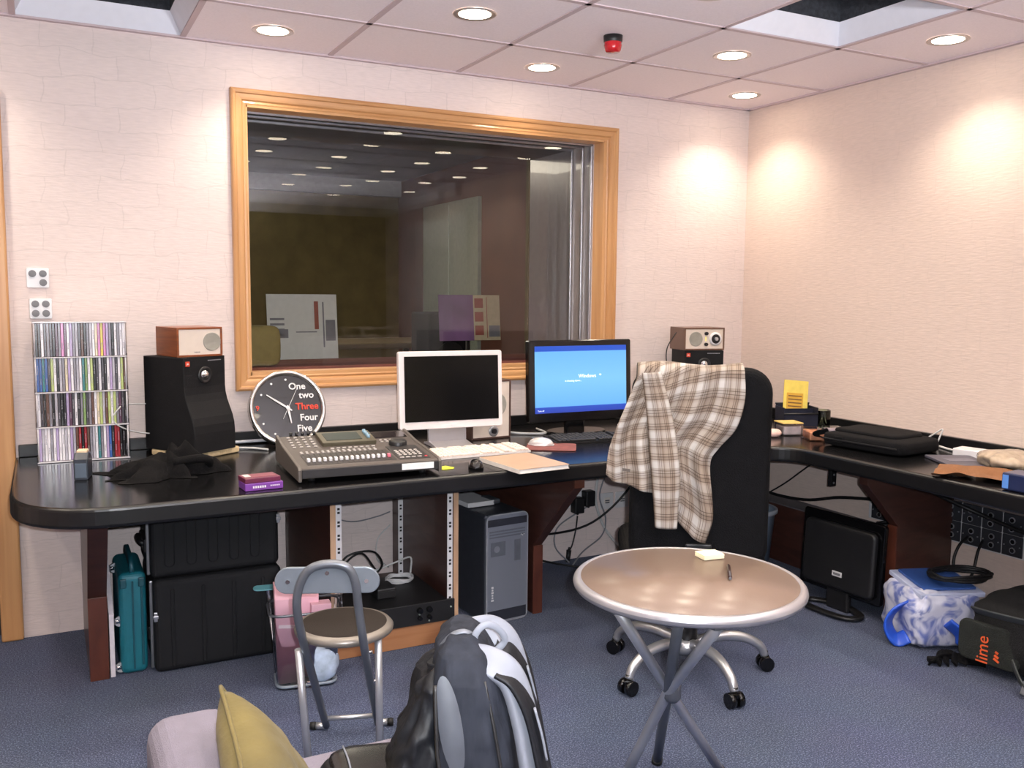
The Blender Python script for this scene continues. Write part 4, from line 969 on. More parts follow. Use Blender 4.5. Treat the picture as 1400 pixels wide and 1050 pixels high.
# white monitor
wm_ = thing('monitor', 'white-framed flat monitor with a black blank screen, on an aluminium foot', 'monitor', (-1.975, -.415, Z), math.radians(-4))
alu = mat('alu_foot', (188, 184, 186), .35, .5, var=.03)
b = NB(); prism(b, rrect(.458, .325, .010), .03, T(0, -.06, .243) @ RX(-.06) @ FACE @ T(0, 0, -.03), bev=.003); mesh('frame', b, mat('monitor_white', (224, 216, 216), .4, var=.02), wm_)
b = NB(); box(b, RX(-.06) @ V((.002, -.0, .006))+V((0, -.062, .243)), (.416, .003, .272), R=RX(-.06)); mesh('screen', b, mat('screen_off', (8, 8, 10), .22, var=.05), wm_)
b = NB(); cyl(b, RX(-.06) @ V((0, 0, -.146))+V((0, -.060, .243)), RX(-.06) @ V((0, -.003, -.146))+V((0, -.060, .243)), .006, n=20); mesh('emblem', b, white_p, wm_)
b = NB(); prism(b, [(-.15, 0), (.06, 0), (.06, .008), (.012, .016), (.012, .20), (-.002, .20), (-.008, .02), (-.15, .006)], .17, Matrix(((0, 0, 1, -.085), (1, 0, 0, 0), (0, 1, 0, 0), (0, 0, 0, 1))), bev=.002); mesh('foot', b, alu, wm_)
b = NB()
rnd = random.Random(8)
for k in range(6):
    x0 = rnd.uniform(-.02, .06); tube(b, [(x0, 0, .10), (x0+rnd.uniform(-.03, .03), rnd.uniform(-.02, .02), .05), (x0+rnd.uniform(-.05, .05), rnd.uniform(-.04, .04), .012), (x0+rnd.uniform(-.06, .06), rnd.uniform(-.06, .06), .004)], .0026, 6)
tube(b, [(-.05, .02, .03), (.01, .0, .035), (.07, .01, .03)], .004, 6); 
solo('cable_bundle', b, cab_w, 'bunch of white cables hanging behind the foot of the white monitor', 'cable', (-1.90, -.30, Z))

# black monitor with blue screen
bm_ = thing('monitor', 'black flat monitor showing a bright blue screen', 'monitor', (-1.29, -.33, Z), math.radians(-1))
sw, sh = .545, .375
b = NB(); prism(b, rrect(sw, sh, .010), .035, T(0, -.06, .25) @ RX(-.05) @ FACE @ T(0, 0, -.035), bev=.004); mesh('frame', b, black_g, bm_)
b = NB(); box(b, (0, 0, 0), (.487, .002, .305)); scr = mesh('screen', b, screen_on('blue_screen'), bm_, 'lit blue screen', T(0, -.0625, .258) @ RX(-.05))
scw = mat('screen_white', (240, 246, 255), .4, emit=(235, 245, 255), estr=.9)
for s_, z_, x_, y_ in (('Windows', .024, .03, .012), ('xp', .013, .10, .018), ('is shutting down...', .012, -.045, -.008), ('Turn off', .010, -.215, -.141)):
    b = NB(); text(b, s_, z_, T(x_, -.0015, y_) @ FACE, ext=.0002); mesh('lettering', b, scw, scr)
b = NB(); prism(b, [(x, y) for x, y in arc(0, -.02, .15, .10, 0, 2*PI, 40)][:-1], .014, bev=.005); box(b, (0, -.0, .06), (.10, .035, .11), bev=.01); mesh('foot', b, black_g, bm_)
b = NB(); cyl(b, (0, -.0625, .074), (0, -.066, .074), .004, n=12); mesh('power_button', b, silver, bm_)

# keyboards, mice, pads, pads of paper
def keyboard(label, loc, rz, bodym, keym, w, d, h=.018):
    t = thing('keyboard', label, 'keyboard', loc, rz)
    b = NB(); prism(b, [(0, 0), (0, h*.45), (d, h), (d, 0)], w, Matrix(((0, 0, 1, -w/2), (1, 0, 0, 0), (0, 1, 0, 0), (0, 0, 0, 1))), bev=.002); mesh('base', b, bodym, t)
    b = NB(); n = 21; kw = (w-.016)/n
    for r in range(6):
        for i in range(n):
            if i in (14, 17) or (r == 5 and i % 4 == 0): continue
            y = .012+r*(d-.024)/5.4; ww = kw*.86
            if r == 0 and 4 <= i <= 9:
                if i != 6: continue
                ww = kw*5.6
            box(b, (-w/2+.008+kw*(i+.5), y, h*.45+(h*.55)*y/d+.004), (ww, (d-.024)/5.4*.84, .008), bev=.0015, seg=1)
    o = mesh('keys', b, keym, t); o['kind'] = 'stuff'
    return t
keyboard('white full-size keyboard in front of the white monitor', (-1.945, -.735, Z), math.radians(2), mat('keyboard_white', (218, 210, 206), .4), mat('key_cream', (226, 208, 198), .45), .42, .15)
keyboard('black keyboard on the worktop in front of the blue-screened monitor', (-1.33, -.63, Z), math.radians(-6), black_p, mat('key_black', (34, 34, 37), .5), .43, .15)
b = NB(); prism(b, rrect(.21, .18, .02), .004, bev=.001); solo('mouse_pad', b, mat('pad_red_brown', (120, 66, 62), .8, var=.25, vscale=25), 'red-brown mouse pad beside the white keyboard', 'mouse pad', (-1.60, -.66, Z), -.55)
ms = thing('computer_mouse', 'silver and white mouse on the red-brown mouse pad', 'mouse', (-1.625, -.615, Z+.0045), .9)
b = NB(); blob(b, (0, 0, 0), (.030, .055, .033), .9, .85, 28, 16, fn=lambda p: V((p.x, p.y, max(p.z, 0)))); mesh('shell', b, mat('mouse_silver', (214, 210, 210), .22, .5), ms)
b = NB(); lathe(b, [(.036, 0), (.037, .004), (.034, .008)], 28, Matrix.Diagonal((.86, 1.55, 1, 1))); mesh('skirt', b, white_p, ms)
b = NB(); box(b, (0, .034, .029), (.006, .014, .006), bev=.002); mesh('wheel', b, grey_m, ms)
ms = thing('computer_mouse', 'small black mouse between the mixer and the cream folder', 'mouse', (-2.085, -.945, Z), -.3)
b = NB(); blob(b, (0, 0, 0), (.028, .045, .034), .85, .8, 28, 16, fn=lambda p: V((p.x, p.y, max(p.z, 0)))); mesh('shell', b, black_g, ms)
b = NB(); box(b, (0, .026, .028), (.006, .014, .008), bev=.002); mesh('wheel', b, grey_m, ms)
fo = thing('document_folder', 'thick cream folder of papers near the front edge of the worktop', 'folder', (-1.892, -.962, Z), math.radians(5))
b = NB(); box(b, (0, 0, .008), (.215, .28, .013)); mesh('pages', b, mat('page_edge', (226, 222, 218), .6, stretch=(1, 1, 200), vscale=5, var=.08), fo)
b = NB(); prism(b, rrect(.222, .288, .004), .0012, T(0, 0, .0148)); mesh('cover', b, mat('cream_cover', (176, 146, 124), .5, var=.05, vscale=12), fo)
b = NB(); prism(b, rrect(.222, .288, .004), .0012, T(0, 0, 0)); box(b, (-.1115, 0, .008), (.0015, .286, .0155)); mesh('back_cover', b, mat('cover_pale', (220, 212, 204), .5), fo)
b = NB(); prism(b, rrect(.05, .05, .003), .001, T(0, 0, 0), mi=0); prism(b, rrect(.048, .048, .003), .001, T(.004, .003, .0012) @ RZ(.2)); solo('sticky_note', b, mat('note_yellow_green', (208, 214, 70), .6), 'yellow-green sticky notes at the right foot of the mixer', 'sticky note', (-2.19, -.90, Z), .2)
b = NB(); box(b, (0, 0, .012), (.19, .15, .024), bev=.004, mi=0); box(b, (0, -.0755, .012), (.17, .002, .008), mi=1)
solo('optical_drive', b, [white_p, grey_m], 'white flat box behind the chair, right of the blue-screened monitor', 'box', (-.95, -.40, Z), -.05)
cable('cable', 'pale cable lying on the worktop along the wall left of the clock', [(-2.98, -.10, Z+.012), (-2.85, -.07, Z+.012), (-2.72, -.06, Z+.012), (-2.55, -.045, Z+.010)], .007, mat('cable_pale', (206, 206, 212), .4))
cable('cable', 'white cable looping on the worktop behind the mixer, left end', [(-2.96, -.2, Z+.005), (-2.86, -.16, Z+.006), (-2.76, -.20, Z+.006), (-2.70, -.26, Z+.005)], .0045, cab_w)
cable('cable', 'white cable between the upright radio and the blue-screened monitor', [(-1.62, -.22, Z+.01), (-1.56, -.3, Z+.006), (-1.45, -.34, Z+.006), (-1.42, -.2, Z+.006)], .005, cab_w)
cable('cable', 'pale wire from the CD tower to the back of the large speaker, upper of two', [(-3.25, -.19, .935), (-3.18, -.16, .93), (-3.10, -.14, .925), (-3.02, -.13, .922)], .002, cab_w)
cable('cable', 'pale wire curling from the CD tower to the large speaker, lower of two', [(-3.245, -.215, .93), (-3.275, -.215, .885), (-3.24, -.20, .845), (-3.16, -.17, .815), (-3.03, -.14, .80)], .0025, cab_w)
cable('cable', 'thin black lead hanging down behind the corner radio', [(-.61, -.20, 1.18), (-.68, -.22, 1.10), (-.69, -.24, 1.0), (-.66, -.26, .85), (-.64, -.25, Z+.004)], .003, cab_k)

# purple boxes, small dark device, black cloth
pbx = thing('software_box', 'purple and maroon flat box at the front edge of the worktop', 'box', (-2.875, -.955, Z), .06)
b = NB(); box(b, (0, 0, .012), (.125, .085, .024), bev=.002); mesh('lower_box', b, mat('box_purple', (112, 58, 142), .35, coat=.4), pbx)
b = NB()
for q in range(6): box(b, (-.035+q*.0075, -.043, .012), (.005, .002, .007))
for q in range(5): box(b, (.022+q*.0065, -.043, .013), (.004, .002, .004))
mesh('lettering', b, white_p, pbx)
b = NB(); box(b, (0, 0, 0), (.118, .08, .016), bev=.002, mi=0); box(b, (.01, 0, .0085), (.08, .05, .001), mi=1); box(b, (-.04, .01, .0085), (.02, .04, .0012), mi=2)
mesh('upper_box', b, [mat('box_maroon', (98, 38, 62), .35, coat=.3), mat('box_rose', (128, 70, 84), .4), mat('box_cream', (206, 190, 190), .4)], pbx, 'maroon upper box', T(-.004, .004, .0325) @ RZ(.05))
dv = thing('tape_dispenser', 'small dark desk device with a cream top in front of the CD tower', 'desk device', (-3.395, -.545, Z), -.2)
b = NB(); prism(b, [(-.035, 0), (.055, 0), (.055, .06), (.035, .085), (-.01, .09), (-.035, .07)], .046, Matrix(((0, 0, 1, -.023), (1, 0, 0, 0), (0, 1, 0, 0), (0, 0, 0, 1))), bev=.005, seg=3); mesh('body', b, mat('device_slate', (50, 56, 66), .3, coat=.3), dv)
b = NB(); box(b, (0, -.0365, .032), (.036, .003, .05), bev=.001); mesh('front_plate', b, mat('device_blue_grey', (84, 96, 110), .3), dv)
b = NB(); box(b, (0, .012, .0925), (.034, .04, .010), bev=.003); mesh('top_pad', b, mat('device_cream', (214, 190, 160), .5), dv)
def flr(h): return lambda p: V((p.x, p.y, max(p.z, -h)))
b = NB()
def heap(u, v):
    x, y = (u-.5)*.40, (v-.5)*.24
    r_ = math.hypot(x/.20, y/.12); ang = math.atan2(y/.12, x/.20)
    edge = .80+.22*math.sin(3*ang+1)+.16*math.sin(7*ang+2)+.10*math.sin(11*ang)
    k = edge/max(1, 1.0) ; x *= k; y *= k
    h_ = max(0, 1-r_)**.7*(.075+.05*(x > .02))*(1+.5*noise.noise(V((x*16, y*16, 4))))
    return V((x+.02*noise.noise(V((x*14, y*14, 0))), y+.02*noise.noise(V((x*14, y*14, 7))), .001+h_+.010*abs(noise.noise(V((x*30, y*30, 2))))*(r_ < .97)))
sheet(b, heap, 54, 40)
tube(b, [(.04, -.05, .05), (.11, -.055, .06), (.155, -.03, .05), (.16, .01, .02)], .016, k=5)
solo('black_cloth', b, mat('cloth_black', (7, 6, 8), .9, bump=.3, bscale=200, spec=.2), 'crumpled black cloth on the worktop at the foot of the large studio speaker', 'cloth', (-3.145, -.60, Z), -.10)

# right-hand worktop
og = thing('desk_organizer', 'dark blue mesh desk organizer near the corner, holding a yellow card', 'organizer', (-.235, -.68, Z), -.35)
mesh_n = mat('mesh_navy', (30, 34, 54), .5, .4, bump=.6, bscale=900)
b = NB(); box(b, (0, .05, .06), (.17, .004, .12)); box(b, (0, .0, .05), (.17, .004, .10)); box(b, (0, -.05, .04), (.17, .004, .08)); box(b, (0, 0, .003), (.17, .10, .005)); mesh('compartment', b, mesh_n, og)
for x in (-.085, .085):
    b = NB(); box(b, (x, 0, .055), (.004, .104, .11), bev=.001); mesh('side_panel', b, mesh_n, og)
b = NB(); tube(b, [(-.087, .052, .12), (.087, .052, .12)], .004, k=1); tube(b, [(-.087, -.052, .08), (.087, -.052, .08)], .004, k=1); mesh('rim', b, black_p, og)
b = NB(); box(b, (0, 0, .09), (.125, .004, .18), mi=0); box(b, (-.005, -.003, .075), (.085, .002, .085), mi=1)
for q in range(4): box(b, (-.005, -.0045, .052+q*.017), (.07, .001, .006), mi=2)
o = solo('yellow_card', b, [mat('card_yellow', (228, 204, 96), .6), mat('card_ochre', (206, 160, 56), .6), mat('card_print', (120, 84, 40), .6)], 'yellow printed card standing up in the desk organizer', 'card', (-.222, -.655, .78), -.35); o.rotation_euler = (-.14, .08, -.35)
def clear_tub(label, loc, rz, w, d, h, cm, lid=None):
    t = thing('plastic_tub', label, 'tub', loc, rz)
    b = NB(); box(b, (0, 0, h/2), (w, d, h), bev=.004); mesh('shell', b, pane_glass('tub_clear', 1.35, (.92, .93, .95)) if 'tub_clear' not in MATS else MATS['tub_clear'], t)
    b = NB(); box(b, (0, 0, h*.42), (w-.012, d-.012, h*.72), bev=.005); mesh('contents', b, cm, t)
    if lid:
        b = NB(); box(b, (0, 0, h+.003), (w, d, .005), bev=.001); mesh('lid', b, lid, t)
clear_tub('clear plastic tub with a yellow lid, on the left of the desk organizer', (-.40, -.80, Z), -.3, .10, .10, .055, mat('tub_pale', (206, 190, 186), .6, var=.25, vscale=20), mat('lid_yellow', (214, 186, 110), .4))
clear_tub('clear plastic tub of orange and pink cards in front of the desk organizer', (-.40, -.955, Z), -.5, .075, .13, .05, mat('tub_orange', (206, 140, 104), .6, var=.35, vscale=25))
clear_tub('clear low tub just right of the desk organizer', (-.235, -.92, Z), -.4, .08, .09, .042, mat('tub_lilac', (166, 152, 160), .6, var=.2, vscale=20))
b = NB(); lathe(b, [(0, 0), (.036, 0), (.04, .006), (.04, .09), (.037, .092), (.037, .01), (0, .008)], 28); solo('glass_tumbler', b, pane_glass('green_glass', 1.4, (.80, .90, .78)), 'greenish glass tumbler beside the organizer against the wall', 'glass', (-.105, -.72, Z))
b = NB(); blob(b, (0, 0, .018), (.04, .03, .02), 1, 1, 20, 10, .1, 20, fn=lambda p: V((p.x, p.y, max(p.z, -.017)))); solo('pink_eraser', b, mat('pale_pink', (226, 190, 180), .6), 'pale pink lump on the worktop at the right edge of the chair back', 'eraser', (-.52, -.83, Z))
lb = thing('laptop_bag', 'flat black laptop bag lying on the right-hand worktop', 'laptop bag', (-.32, -1.26, Z), math.radians(-84))
b = NB(); blob(b, (0, 0, .032), (.20, .15, .032), .35, .25, 44, 12, .03, 7, 2); mesh('body', b, black_f, lb)
b = NB(); blob(b, (-.02, .01, .066), (.16, .11, .012), .4, .3, 36, 8, .06, 9, 4); mesh('flap', b, black_f, lb)
b = NB(); tube(b, [(-.19, -.10, .06), (-.24, -.12, .04), (-.26, -.05, .015), (-.22, .02, .012)], .008, flat=(.03, .006), k=5); box(b, (-.10, -.148, .035), (.05, .01, .03), bev=.004); mesh('strap', b, black_f, lb)
b = NB(); box(b, (0, -.152, .034), (.36, .004, .006), bev=.001); mesh('zipper', b, black_p, lb)
b = NB(); prism(b, rrect(.18, .23, .006), .010, bev=.002, mi=0); box(b, (.0, .0, .0107), (.11, .06, .001), R=RZ(.1), mi=1); solo('grey_booklet', b, [mat('booklet_grey', (78, 76, 88), .5), mat('booklet_pale', (106, 104, 116), .5)], 'dark grey booklet right of the laptop bag', 'booklet', (-.30, -1.63, Z), -.5)
wbx = thing('adapter_box', 'small white box with a green end against the wall on the right-hand worktop', 'box', (-.13, -1.575, Z), -1.35)
b = NB(); box(b, (0, 0, .016), (.15, .085, .032), bev=.004); mesh('case', b, white_p, wbx)
b = NB(); box(b, (.066, -.0, .017), (.04, .088, .031), bev=.004); mesh('end_cap', b, mat('mint_green', (110, 196, 156), .4), wbx, 'green end')
cable('cable', 'white cord running from the laptop bag to the small white box', [(-.06, -1.35, Z+.005), (-.09, -1.42, Z+.005), (-.12, -1.50, Z+.008)], .005, cab_w)
cable('cable', 'white forked cord sticking up at the wall behind the laptop bag', [(-.05, -1.28, Z+.03), (-.035, -1.31, Z+.055), (-.03, -1.34, Z+.075), (-.04, -1.335, Z+.04), (-.05, -1.33, Z+.01)], .0035, cab_w)
b = NB(); tube(b, [(.02*math.cos(a), .0, .022+.02*math.sin(a)) for a in [2*PI*k/8 for k in range(8)]], .003, closed=True); solo('cord_loop', b, cab_w, 'small white cord loop at the wall above the laptop bag', 'cord', (-.06, -.98, Z), -.4)
b = NB(); sheet(b, lambda u, v: V(((u-.5)*.22, (v-.5)*.24, .001+abs(.012+.012*noise.noise(V((u*4, v*4, 1)))+.008*math.sin(7*u+3*v)))), 24, 24)
solo('brown_cloth', b, mat('cloth_tan', (124, 82, 50), .85, bump=.4, bscale=200), 'tan brown cloth spread at the edge of the right-hand worktop', 'cloth', (-.50, -1.83, Z), .5)
b = NB(); blob(b, (0, 0, .03), (.11, .09, .036), .9, 1, 40, 16, .35, 14, 6, fn=lambda p: V((p.x, p.y, max(p.z, -.029))))
solo('cellophane_bag', b, mat('cellophane', (190, 172, 150), .15, var=.25, vscale=25, coat=.6, trans=.25), 'crumpled shiny cellophane bag behind the tan cloth', 'bag', (-.25, -1.80, Z))
bb = thing('blue_box', 'dark blue box on the worktop at the right edge of the photo', 'box', (-.56, -2.10, Z), .1)
b = NB(); box(b, (0, 0, .03), (.10, .16, .06), bev=.006); mesh('body', b, mat('box_navy', (28, 38, 74), .35, coat=.4), bb)
b = NB(); box(b, (-.0515, .065, .03), (.002, .02, .045)); box(b, (0, .0815, .03), (.08, .002, .045)); mesh('side_label', b, mat('box_blue', (90, 140, 210), .4), bb)
b = NB(); blob(b, (0, -.02, .068), (.03, .04, .012), 1, 1, 20, 10); mesh('top_pad', b, black_p, bb)
# ================================================================== IN THE ROOM
# round bistro table on three crossing tubes
TZ = .66; TC = V((-2.064, -2.182, 0)); TR = .292
tb = thing('bistro_table', 'small round beige folding table with a silver rim and crossed tube legs', 'table', TC)
b = NB(); lathe(b, [(0, TZ-.024), (TR-.014, TZ-.024), (TR-.014, TZ-.0005), (0, TZ)], 72)
mesh('table_top', b, mat('table_beige', (116, 98, 87), .3, var=.04, vscale=300, spec=.5), tb)
b = NB(); lathe(b, [(TR-.014+.0145*math.cos(a), TZ-.0135+.0145*math.sin(a)) for a in [2*PI*k/14 for k in range(15)]], 72); mesh('rim', b, mat('table_rim', (164, 162, 168), .3, .6, var=.02), tb)
PV = W(919, 945, 'z', .355)
tops = [W(850, 836, 'z', TZ-.03), W(988, 856, 'z', TZ-.03)]
bot3 = W(903, 1043, 'z', .0); tops.append(PV+(PV-bot3)*((TZ-.03-PV.z)/PV.z))
for k, tp in enumerate(tops):
    off = V((0, 0, 0))
    bt = PV+(PV-tp)*(PV.z/(TZ-.03-PV.z)); bt.z = .001
    d = (tp-bt).normalized(); side = d.cross(V((0, 0, 1))).normalized()*.011
    if k == 1: bt = W(851, 1078, 'z', .001)
    pm = PV+side; b = NB(); tube(b, [tp+side-TC, tp*.5+PV*.5+side-TC, pm-TC, bt*.5+PV*.5+side-TC, bt+side-TC], .0135, 18, k=1); mesh('leg', b, silver if k < 2 else grey_m, tb)
    b = NB(); cyl(b, bt+side-TC+V((0, 0, .0)), bt+side-TC+d*.03, .016, n=16); mesh('foot_cap', b, rubber, tb)
    b = NB(); box(b, tp+side-TC+V((0, 0, .002)), (.05, .04, .006), bev=.001); mesh('mount', b, grey_m, tb)
b = NB(); lathe(b, [(0, -.026), (.016, -.026), (.023, -.016), (.023, .016), (.016, .026), (0, .026)], 18, T(*(PV-TC))); mesh('joint', b, grey_m, tb)
c = W(970, 762, 'z', TZ); b = NB()
for k in range(6): box(b, (.0006*math.sin(k*2), .0004*math.cos(k), .0012+k*.0021), (.062, .048, .0018))
solo('note_pad', b, mat('note_cream', (246, 236, 200), .6, var=.02), 'small pad of cream sticky notes on the round table', 'note pad', (c.x, c.y, TZ+.0008), -.12)
c = W(997, 784, 'z', TZ); pn = thing('pen', 'dark ballpoint pen lying on the round table', 'pen', (c.x, c.y, TZ+.0055), math.radians(52))
b = NB(); cyl(b, (-.055, 0, 0), (.05, 0, 0), .0048, n=12); cyl(b, (.05, 0, 0), (.066, 0, 0), .0045, .001, 12); mesh('barrel', b, mat('pen_dark', (44, 22, 24), .3), pn)
b = NB(); box(b, (-.036, 0, .0055), (.036, .003, .002)); cyl(b, (-.064, 0, 0), (-.055, 0, 0), .003, n=10); mesh('clip', b, grey_m, pn)

# folding stool with a back rest
st = thing('folding_stool', 'grey and silver folding stool with a round dark seat and an oval back rest', 'stool', (-2.80, -1.60, 0))
SC = V((-2.782, -1.578, 0)); O = V((-2.80, -1.60, 0)); SZ = .46
b = NB(); lathe(b, [(0, SZ), (.100, SZ+.003), (.118, SZ-.001)], 48, T(*(SC-O))); mesh('seat_pad', b, mat('seat_pad_brown', (36, 30, 27), .6, spec=.2, var=.12, vscale=200, bump=.25, bscale=500), st, 'dark brown seat pad')
b = NB(); lathe(b, [(.118, SZ-.001), (.130, SZ-.004), (.137, SZ-.012), (.135, SZ-.022), (.124, SZ-.028), (0, SZ-.028)], 48, T(*(SC-O))); mesh('seat', b, mat('seat_rim', (122, 116, 110), .35, .4, var=.03), st)
fL, fR = W(446, 992, 'z', .012), W(516, 987, 'z', .012)
sL, sR = W(416, 880, 'z', SZ-.02), W(498, 882, 'z', SZ-.02)
bk = (fL-sL); bk.z = 0; bk.normalize()
dist = .16
def upl(u, v, base, k):   # point on the vertical plane k behind the seat line
    n = -bk; P0 = (sL+sR)/2+n*k; d = _F+R2*((u-700)/F_PX)+U2*((525-v)/F_PX); t_ = (P0-CAM).dot(n)/d.dot(n); return CAM+d*t_
kL, kR = upl(406, 832, sL, .055), upl(490, 830, sR, .055)
aL, aR, aT = upl(410, 800, sL, .07), upl(486, 797, sR, .07), upl(450, 771, sL, .075)
aL2, aR2 = upl(424, 778, sL, .075), upl(475, 776, sR, .075)
grt = mat('tube_grey', (104, 108, 116), .35, .5, var=.03)
sL += (-bk)*.006; sR += (-bk)*.006
b = NB(); tube(b, [p-O for p in (fL, sL*.5+fL*.5, sL, kL, aL, aL2, aT, aR2, aR, kR, sR, sR*.5+fR*.5, fR)], .0115, 12, k=7); mesh('back_frame', b, grt, st)
pc_ = upl(448, 790, sL, .05); rt = (aR-aL).normalized()
b = NB(); rx = V((rt.x, rt.y, 0)).normalized(); nrm = V((-rx.y, rx.x, 0))
Xp = Matrix((rx, V((0, 0, 1)), -nrm)).transposed().to_4x4(); Xp.translation = pc_-O
t_ = NB(); pl = rrect(.268, .070, .0345, 10)
prism(b, [(x, y-.10*x*x*4) for x, y in pl], .010, Xp, bev=.003); mesh('back_rest', b, mat('back_rest_grey', (116, 124, 134), .3, .3, var=.03, coat=.3), st)
for dx, dz in ((-.10, -.006), (0, .016), (.10, -.006)):
    b = NB(); cyl(b, Xp @ V((dx, dz, .009)), Xp @ V((dx, dz, .013)), .0055, n=12); mesh('screw', b, chrome, st)
gL, gR = W(421, 905, 'z', SZ-.03), W(518, 878, 'z', SZ-.03)
hL, hR = W(425, 1078, 'z', .012), W(520, 1062, 'z', .012)
fwd_ = bk*.0
gL = sL+bk*.10-rx*.012; gL.z = SZ-.03; gR = sR+bk*.10+rx*.012; gR.z = SZ-.03
gL = W(422, 900, 'z', SZ-.03); gR = W(517, 871, 'z', SZ-.03); gL = sL*.95+fL*.05-rx*.018
b = NB(); tube(b, [p-O for p in (gL, gL*.5+hL*.5, hL)], .011, 12, k=1); tube(b, [p-O for p in (gR, gR*.5+hR*.5, hR)], .011, 12, k=1)
b.free()
for p, q in ((gL, hL), (gR, hR)):
    b = NB(); tube(b, [p-O, p*.5+q*.5-O, q-O], .0105, 12, k=1); mesh('leg', b, silver, st)
b = NB(); cyl(b, hL-O, hR-O, .0105); mesh('floor_bar', b, silver, st)
b = NB(); m1, m2 = fL*.9+sL*.1, fR*.9+sR*.1; cyl(b, m1-O, m2-O, .0075); mesh('stretcher', b, silver, st)
for p, s in ((fL, -1), (fR, 1)):
    b = NB(); cyl(b, p-O, p-O+rx*s*.032, .0105, mi=0); mesh('foot', b, silver, st)
    b = NB(); cyl(b, p-O+rx*s*.032, p-O+rx*s*.05, .012, mi=0); mesh('foot_cap', b, rubber, st)
for fr, s in ((.58, -1), (.58, 1), (.93, -1), (.93, 1)):
    p = (sL*fr+fL*(1-fr)) if s < 0 else (sR*fr+fR*(1-fr))
    b = NB(); cyl(b, p-O-rx*.004*s, p-O+rx*.02*s, .0055, n=12); mesh('bolt', b, chrome, st)

# clear waste basket with pink papers
wb = thing('waste_basket', 'clear plastic basket filled with pink paper, behind the stool', 'bin', (-2.715, -.875, .002), -.16)
clr = pane_glass('basket_clear', 1.35, (.86, .87, .90))
b = NB(); n4 = rrect(.20, .14, .03, 4); t4 = rrect(.255, .19, .04, 4); N_ = len(n4)
r0 = [b.verts.new((x, y, .0)) for x, y in n4]; r1_ = [b.verts.new((x, y, .33)) for x, y in t4]
b.faces.new(r0[::-1])
for k in range(N_): f = b.faces.new([r0[k], r0[(k+1) % N_], r1_[(k+1) % N_], r1_[k]]); f.smooth = True
mesh('shell', b, clr, wb)
b = NB(); tube(b, [(x*.98, y*.98, .27) for x, y in rrect(.252, .184, .04, 4)], .005, 8, closed=True, k=1); mesh('hoop', b, grey_m, wb)
b = NB(); prism(b, rrect(.085, .035, .017, 6), .006, T(-.13, .03, .335) @ RX(.2), bev=.002); mesh('tab', b, mat('tab_teal', (92, 148, 156), .4), wb, 'pale teal tab on the rim')
b = NB(); tube(b, [(x*1.01, y*1.01, .01) for x, y in n4], .006, 8, closed=True, k=1); mesh('base_band', b, mat('basket_base', (120, 130, 144), .35), wb)
pk = mat('paper_pink', (226, 176, 188), .7, var=.08, vscale=8)
for k, (x, y, a, h_, w_, lab) in enumerate(((-.062, -.02, .06, .355, .078, 'tallest pink paper sheaf at the left of the clear basket'), (.0, .02, -.10, .30, .10, 'pink paper sheaf in the middle of the clear basket'), (.05, -.01, .16, .27, .07, 'short pink paper sheaf at the right of the clear basket'))):
    b = NB(); box(b, (0, 0, h_/2+.008), (w_, .05, h_), R=RY(.03*(k-1)), bev=.002, mi=0); box(b, (0, -.0265, h_*.6), (w_*.8, .002, .012), R=RY(.1), mi=1)
    X = RZ(-.16) @ V((x, y, 0)); solo('paper_sheaf', b, [pk, mat('paper_pale', (244, 226, 226), .7)], lab, 'paper', (-2.715+X.x, -.875+X.y, .006), -.16+a*.4)
b = NB(); blob(b, (0, 0, .085), (.055, .05, .08), .8, .8, 26, 14, .22, 16, 3)
X = RZ(-.16) @ V((.058, -.035, 0)); solo('plastic_wrap', b, mat('wrap_blue_white', (176, 192, 214), .25, var=.35, vscale=18), 'crumpled blue-white plastic wrapping low in the clear basket', 'wrapping', (-2.715+X.x, -.875+X.y, .006))

# office chair, seen from behind
CF = V((.523, .853, 0)).normalized(); CR = V((CF.y, -CF.x, 0)); CB = V((-1.455, -1.42, 0))
crz = math.atan2(-CF.x, CF.y)           # local +y = facing direction
oc = thing('office_chair', 'high-backed black office chair on a silver five-star base, facing the desk', 'office chair', CB, crz)
back_y = -.19
def PB(u, v):
    d = _F+R2*((u-700)/F_PX)+U2*((525-v)/F_PX); P0 = CB+CF*back_y; t_ = (P0-CAM).dot(CF)/d.dot(CF); p = CAM+d*t_
    return V(((p-CB).dot(CR), p.z))
q = [PB(861, 700), PB(1053, 700), PB(960, 503)]
bx0, bx1, bz1 = q[0].x, q[1].x, q[2].y
bc = (bx0+bx1)/2; bw = bx1-bx0; bz0 = .44
chf = mat('chair_black', (8, 8, 11), .75, spec=.15, bump=.4, bscale=350, var=.2)
b = NB(); prism(b, rrect(bw, bz1-bz0, .085, 8), .075, T(bc, back_y, (bz0+bz1)/2) @ FACE @ T(0, 0, -.075), bev=.028, seg=4); mesh('backrest', b, chf, oc)
b = NB(); prism(b, rrect(.50, .48, .09, 8), .085, T(bc*.4, .085, .40), bev=.03, seg=4); mesh('seat', b, chf, oc)
b = NB(); box(b, (bc*.4, -.10, .40), (.10, .22, .03), bev=.008); box(b, (bc*.6, -.20, .46), (.09, .02, .16), bev=.006); mesh('back_bracket', b, black_p, oc)
b = NB(); cyl(b, (0, 0, .11), (0, 0, .27), .038, .030, 20); cyl(b, (0, 0, .26), (0, 0, .40), .022, n=18); box(b, (0, .02, .395), (.18, .22, .03), bev=.006); mesh('gas_column', b, black_p, oc)
b = NB(); lathe(b, [(0, .085), (.052, .085), (.056, .11), (.046, .135), (0, .135)], 28); mesh('hub', b, silver, oc)
arm_a = [math.radians(a) for a in (-20, 50, 115, 191, 264)]
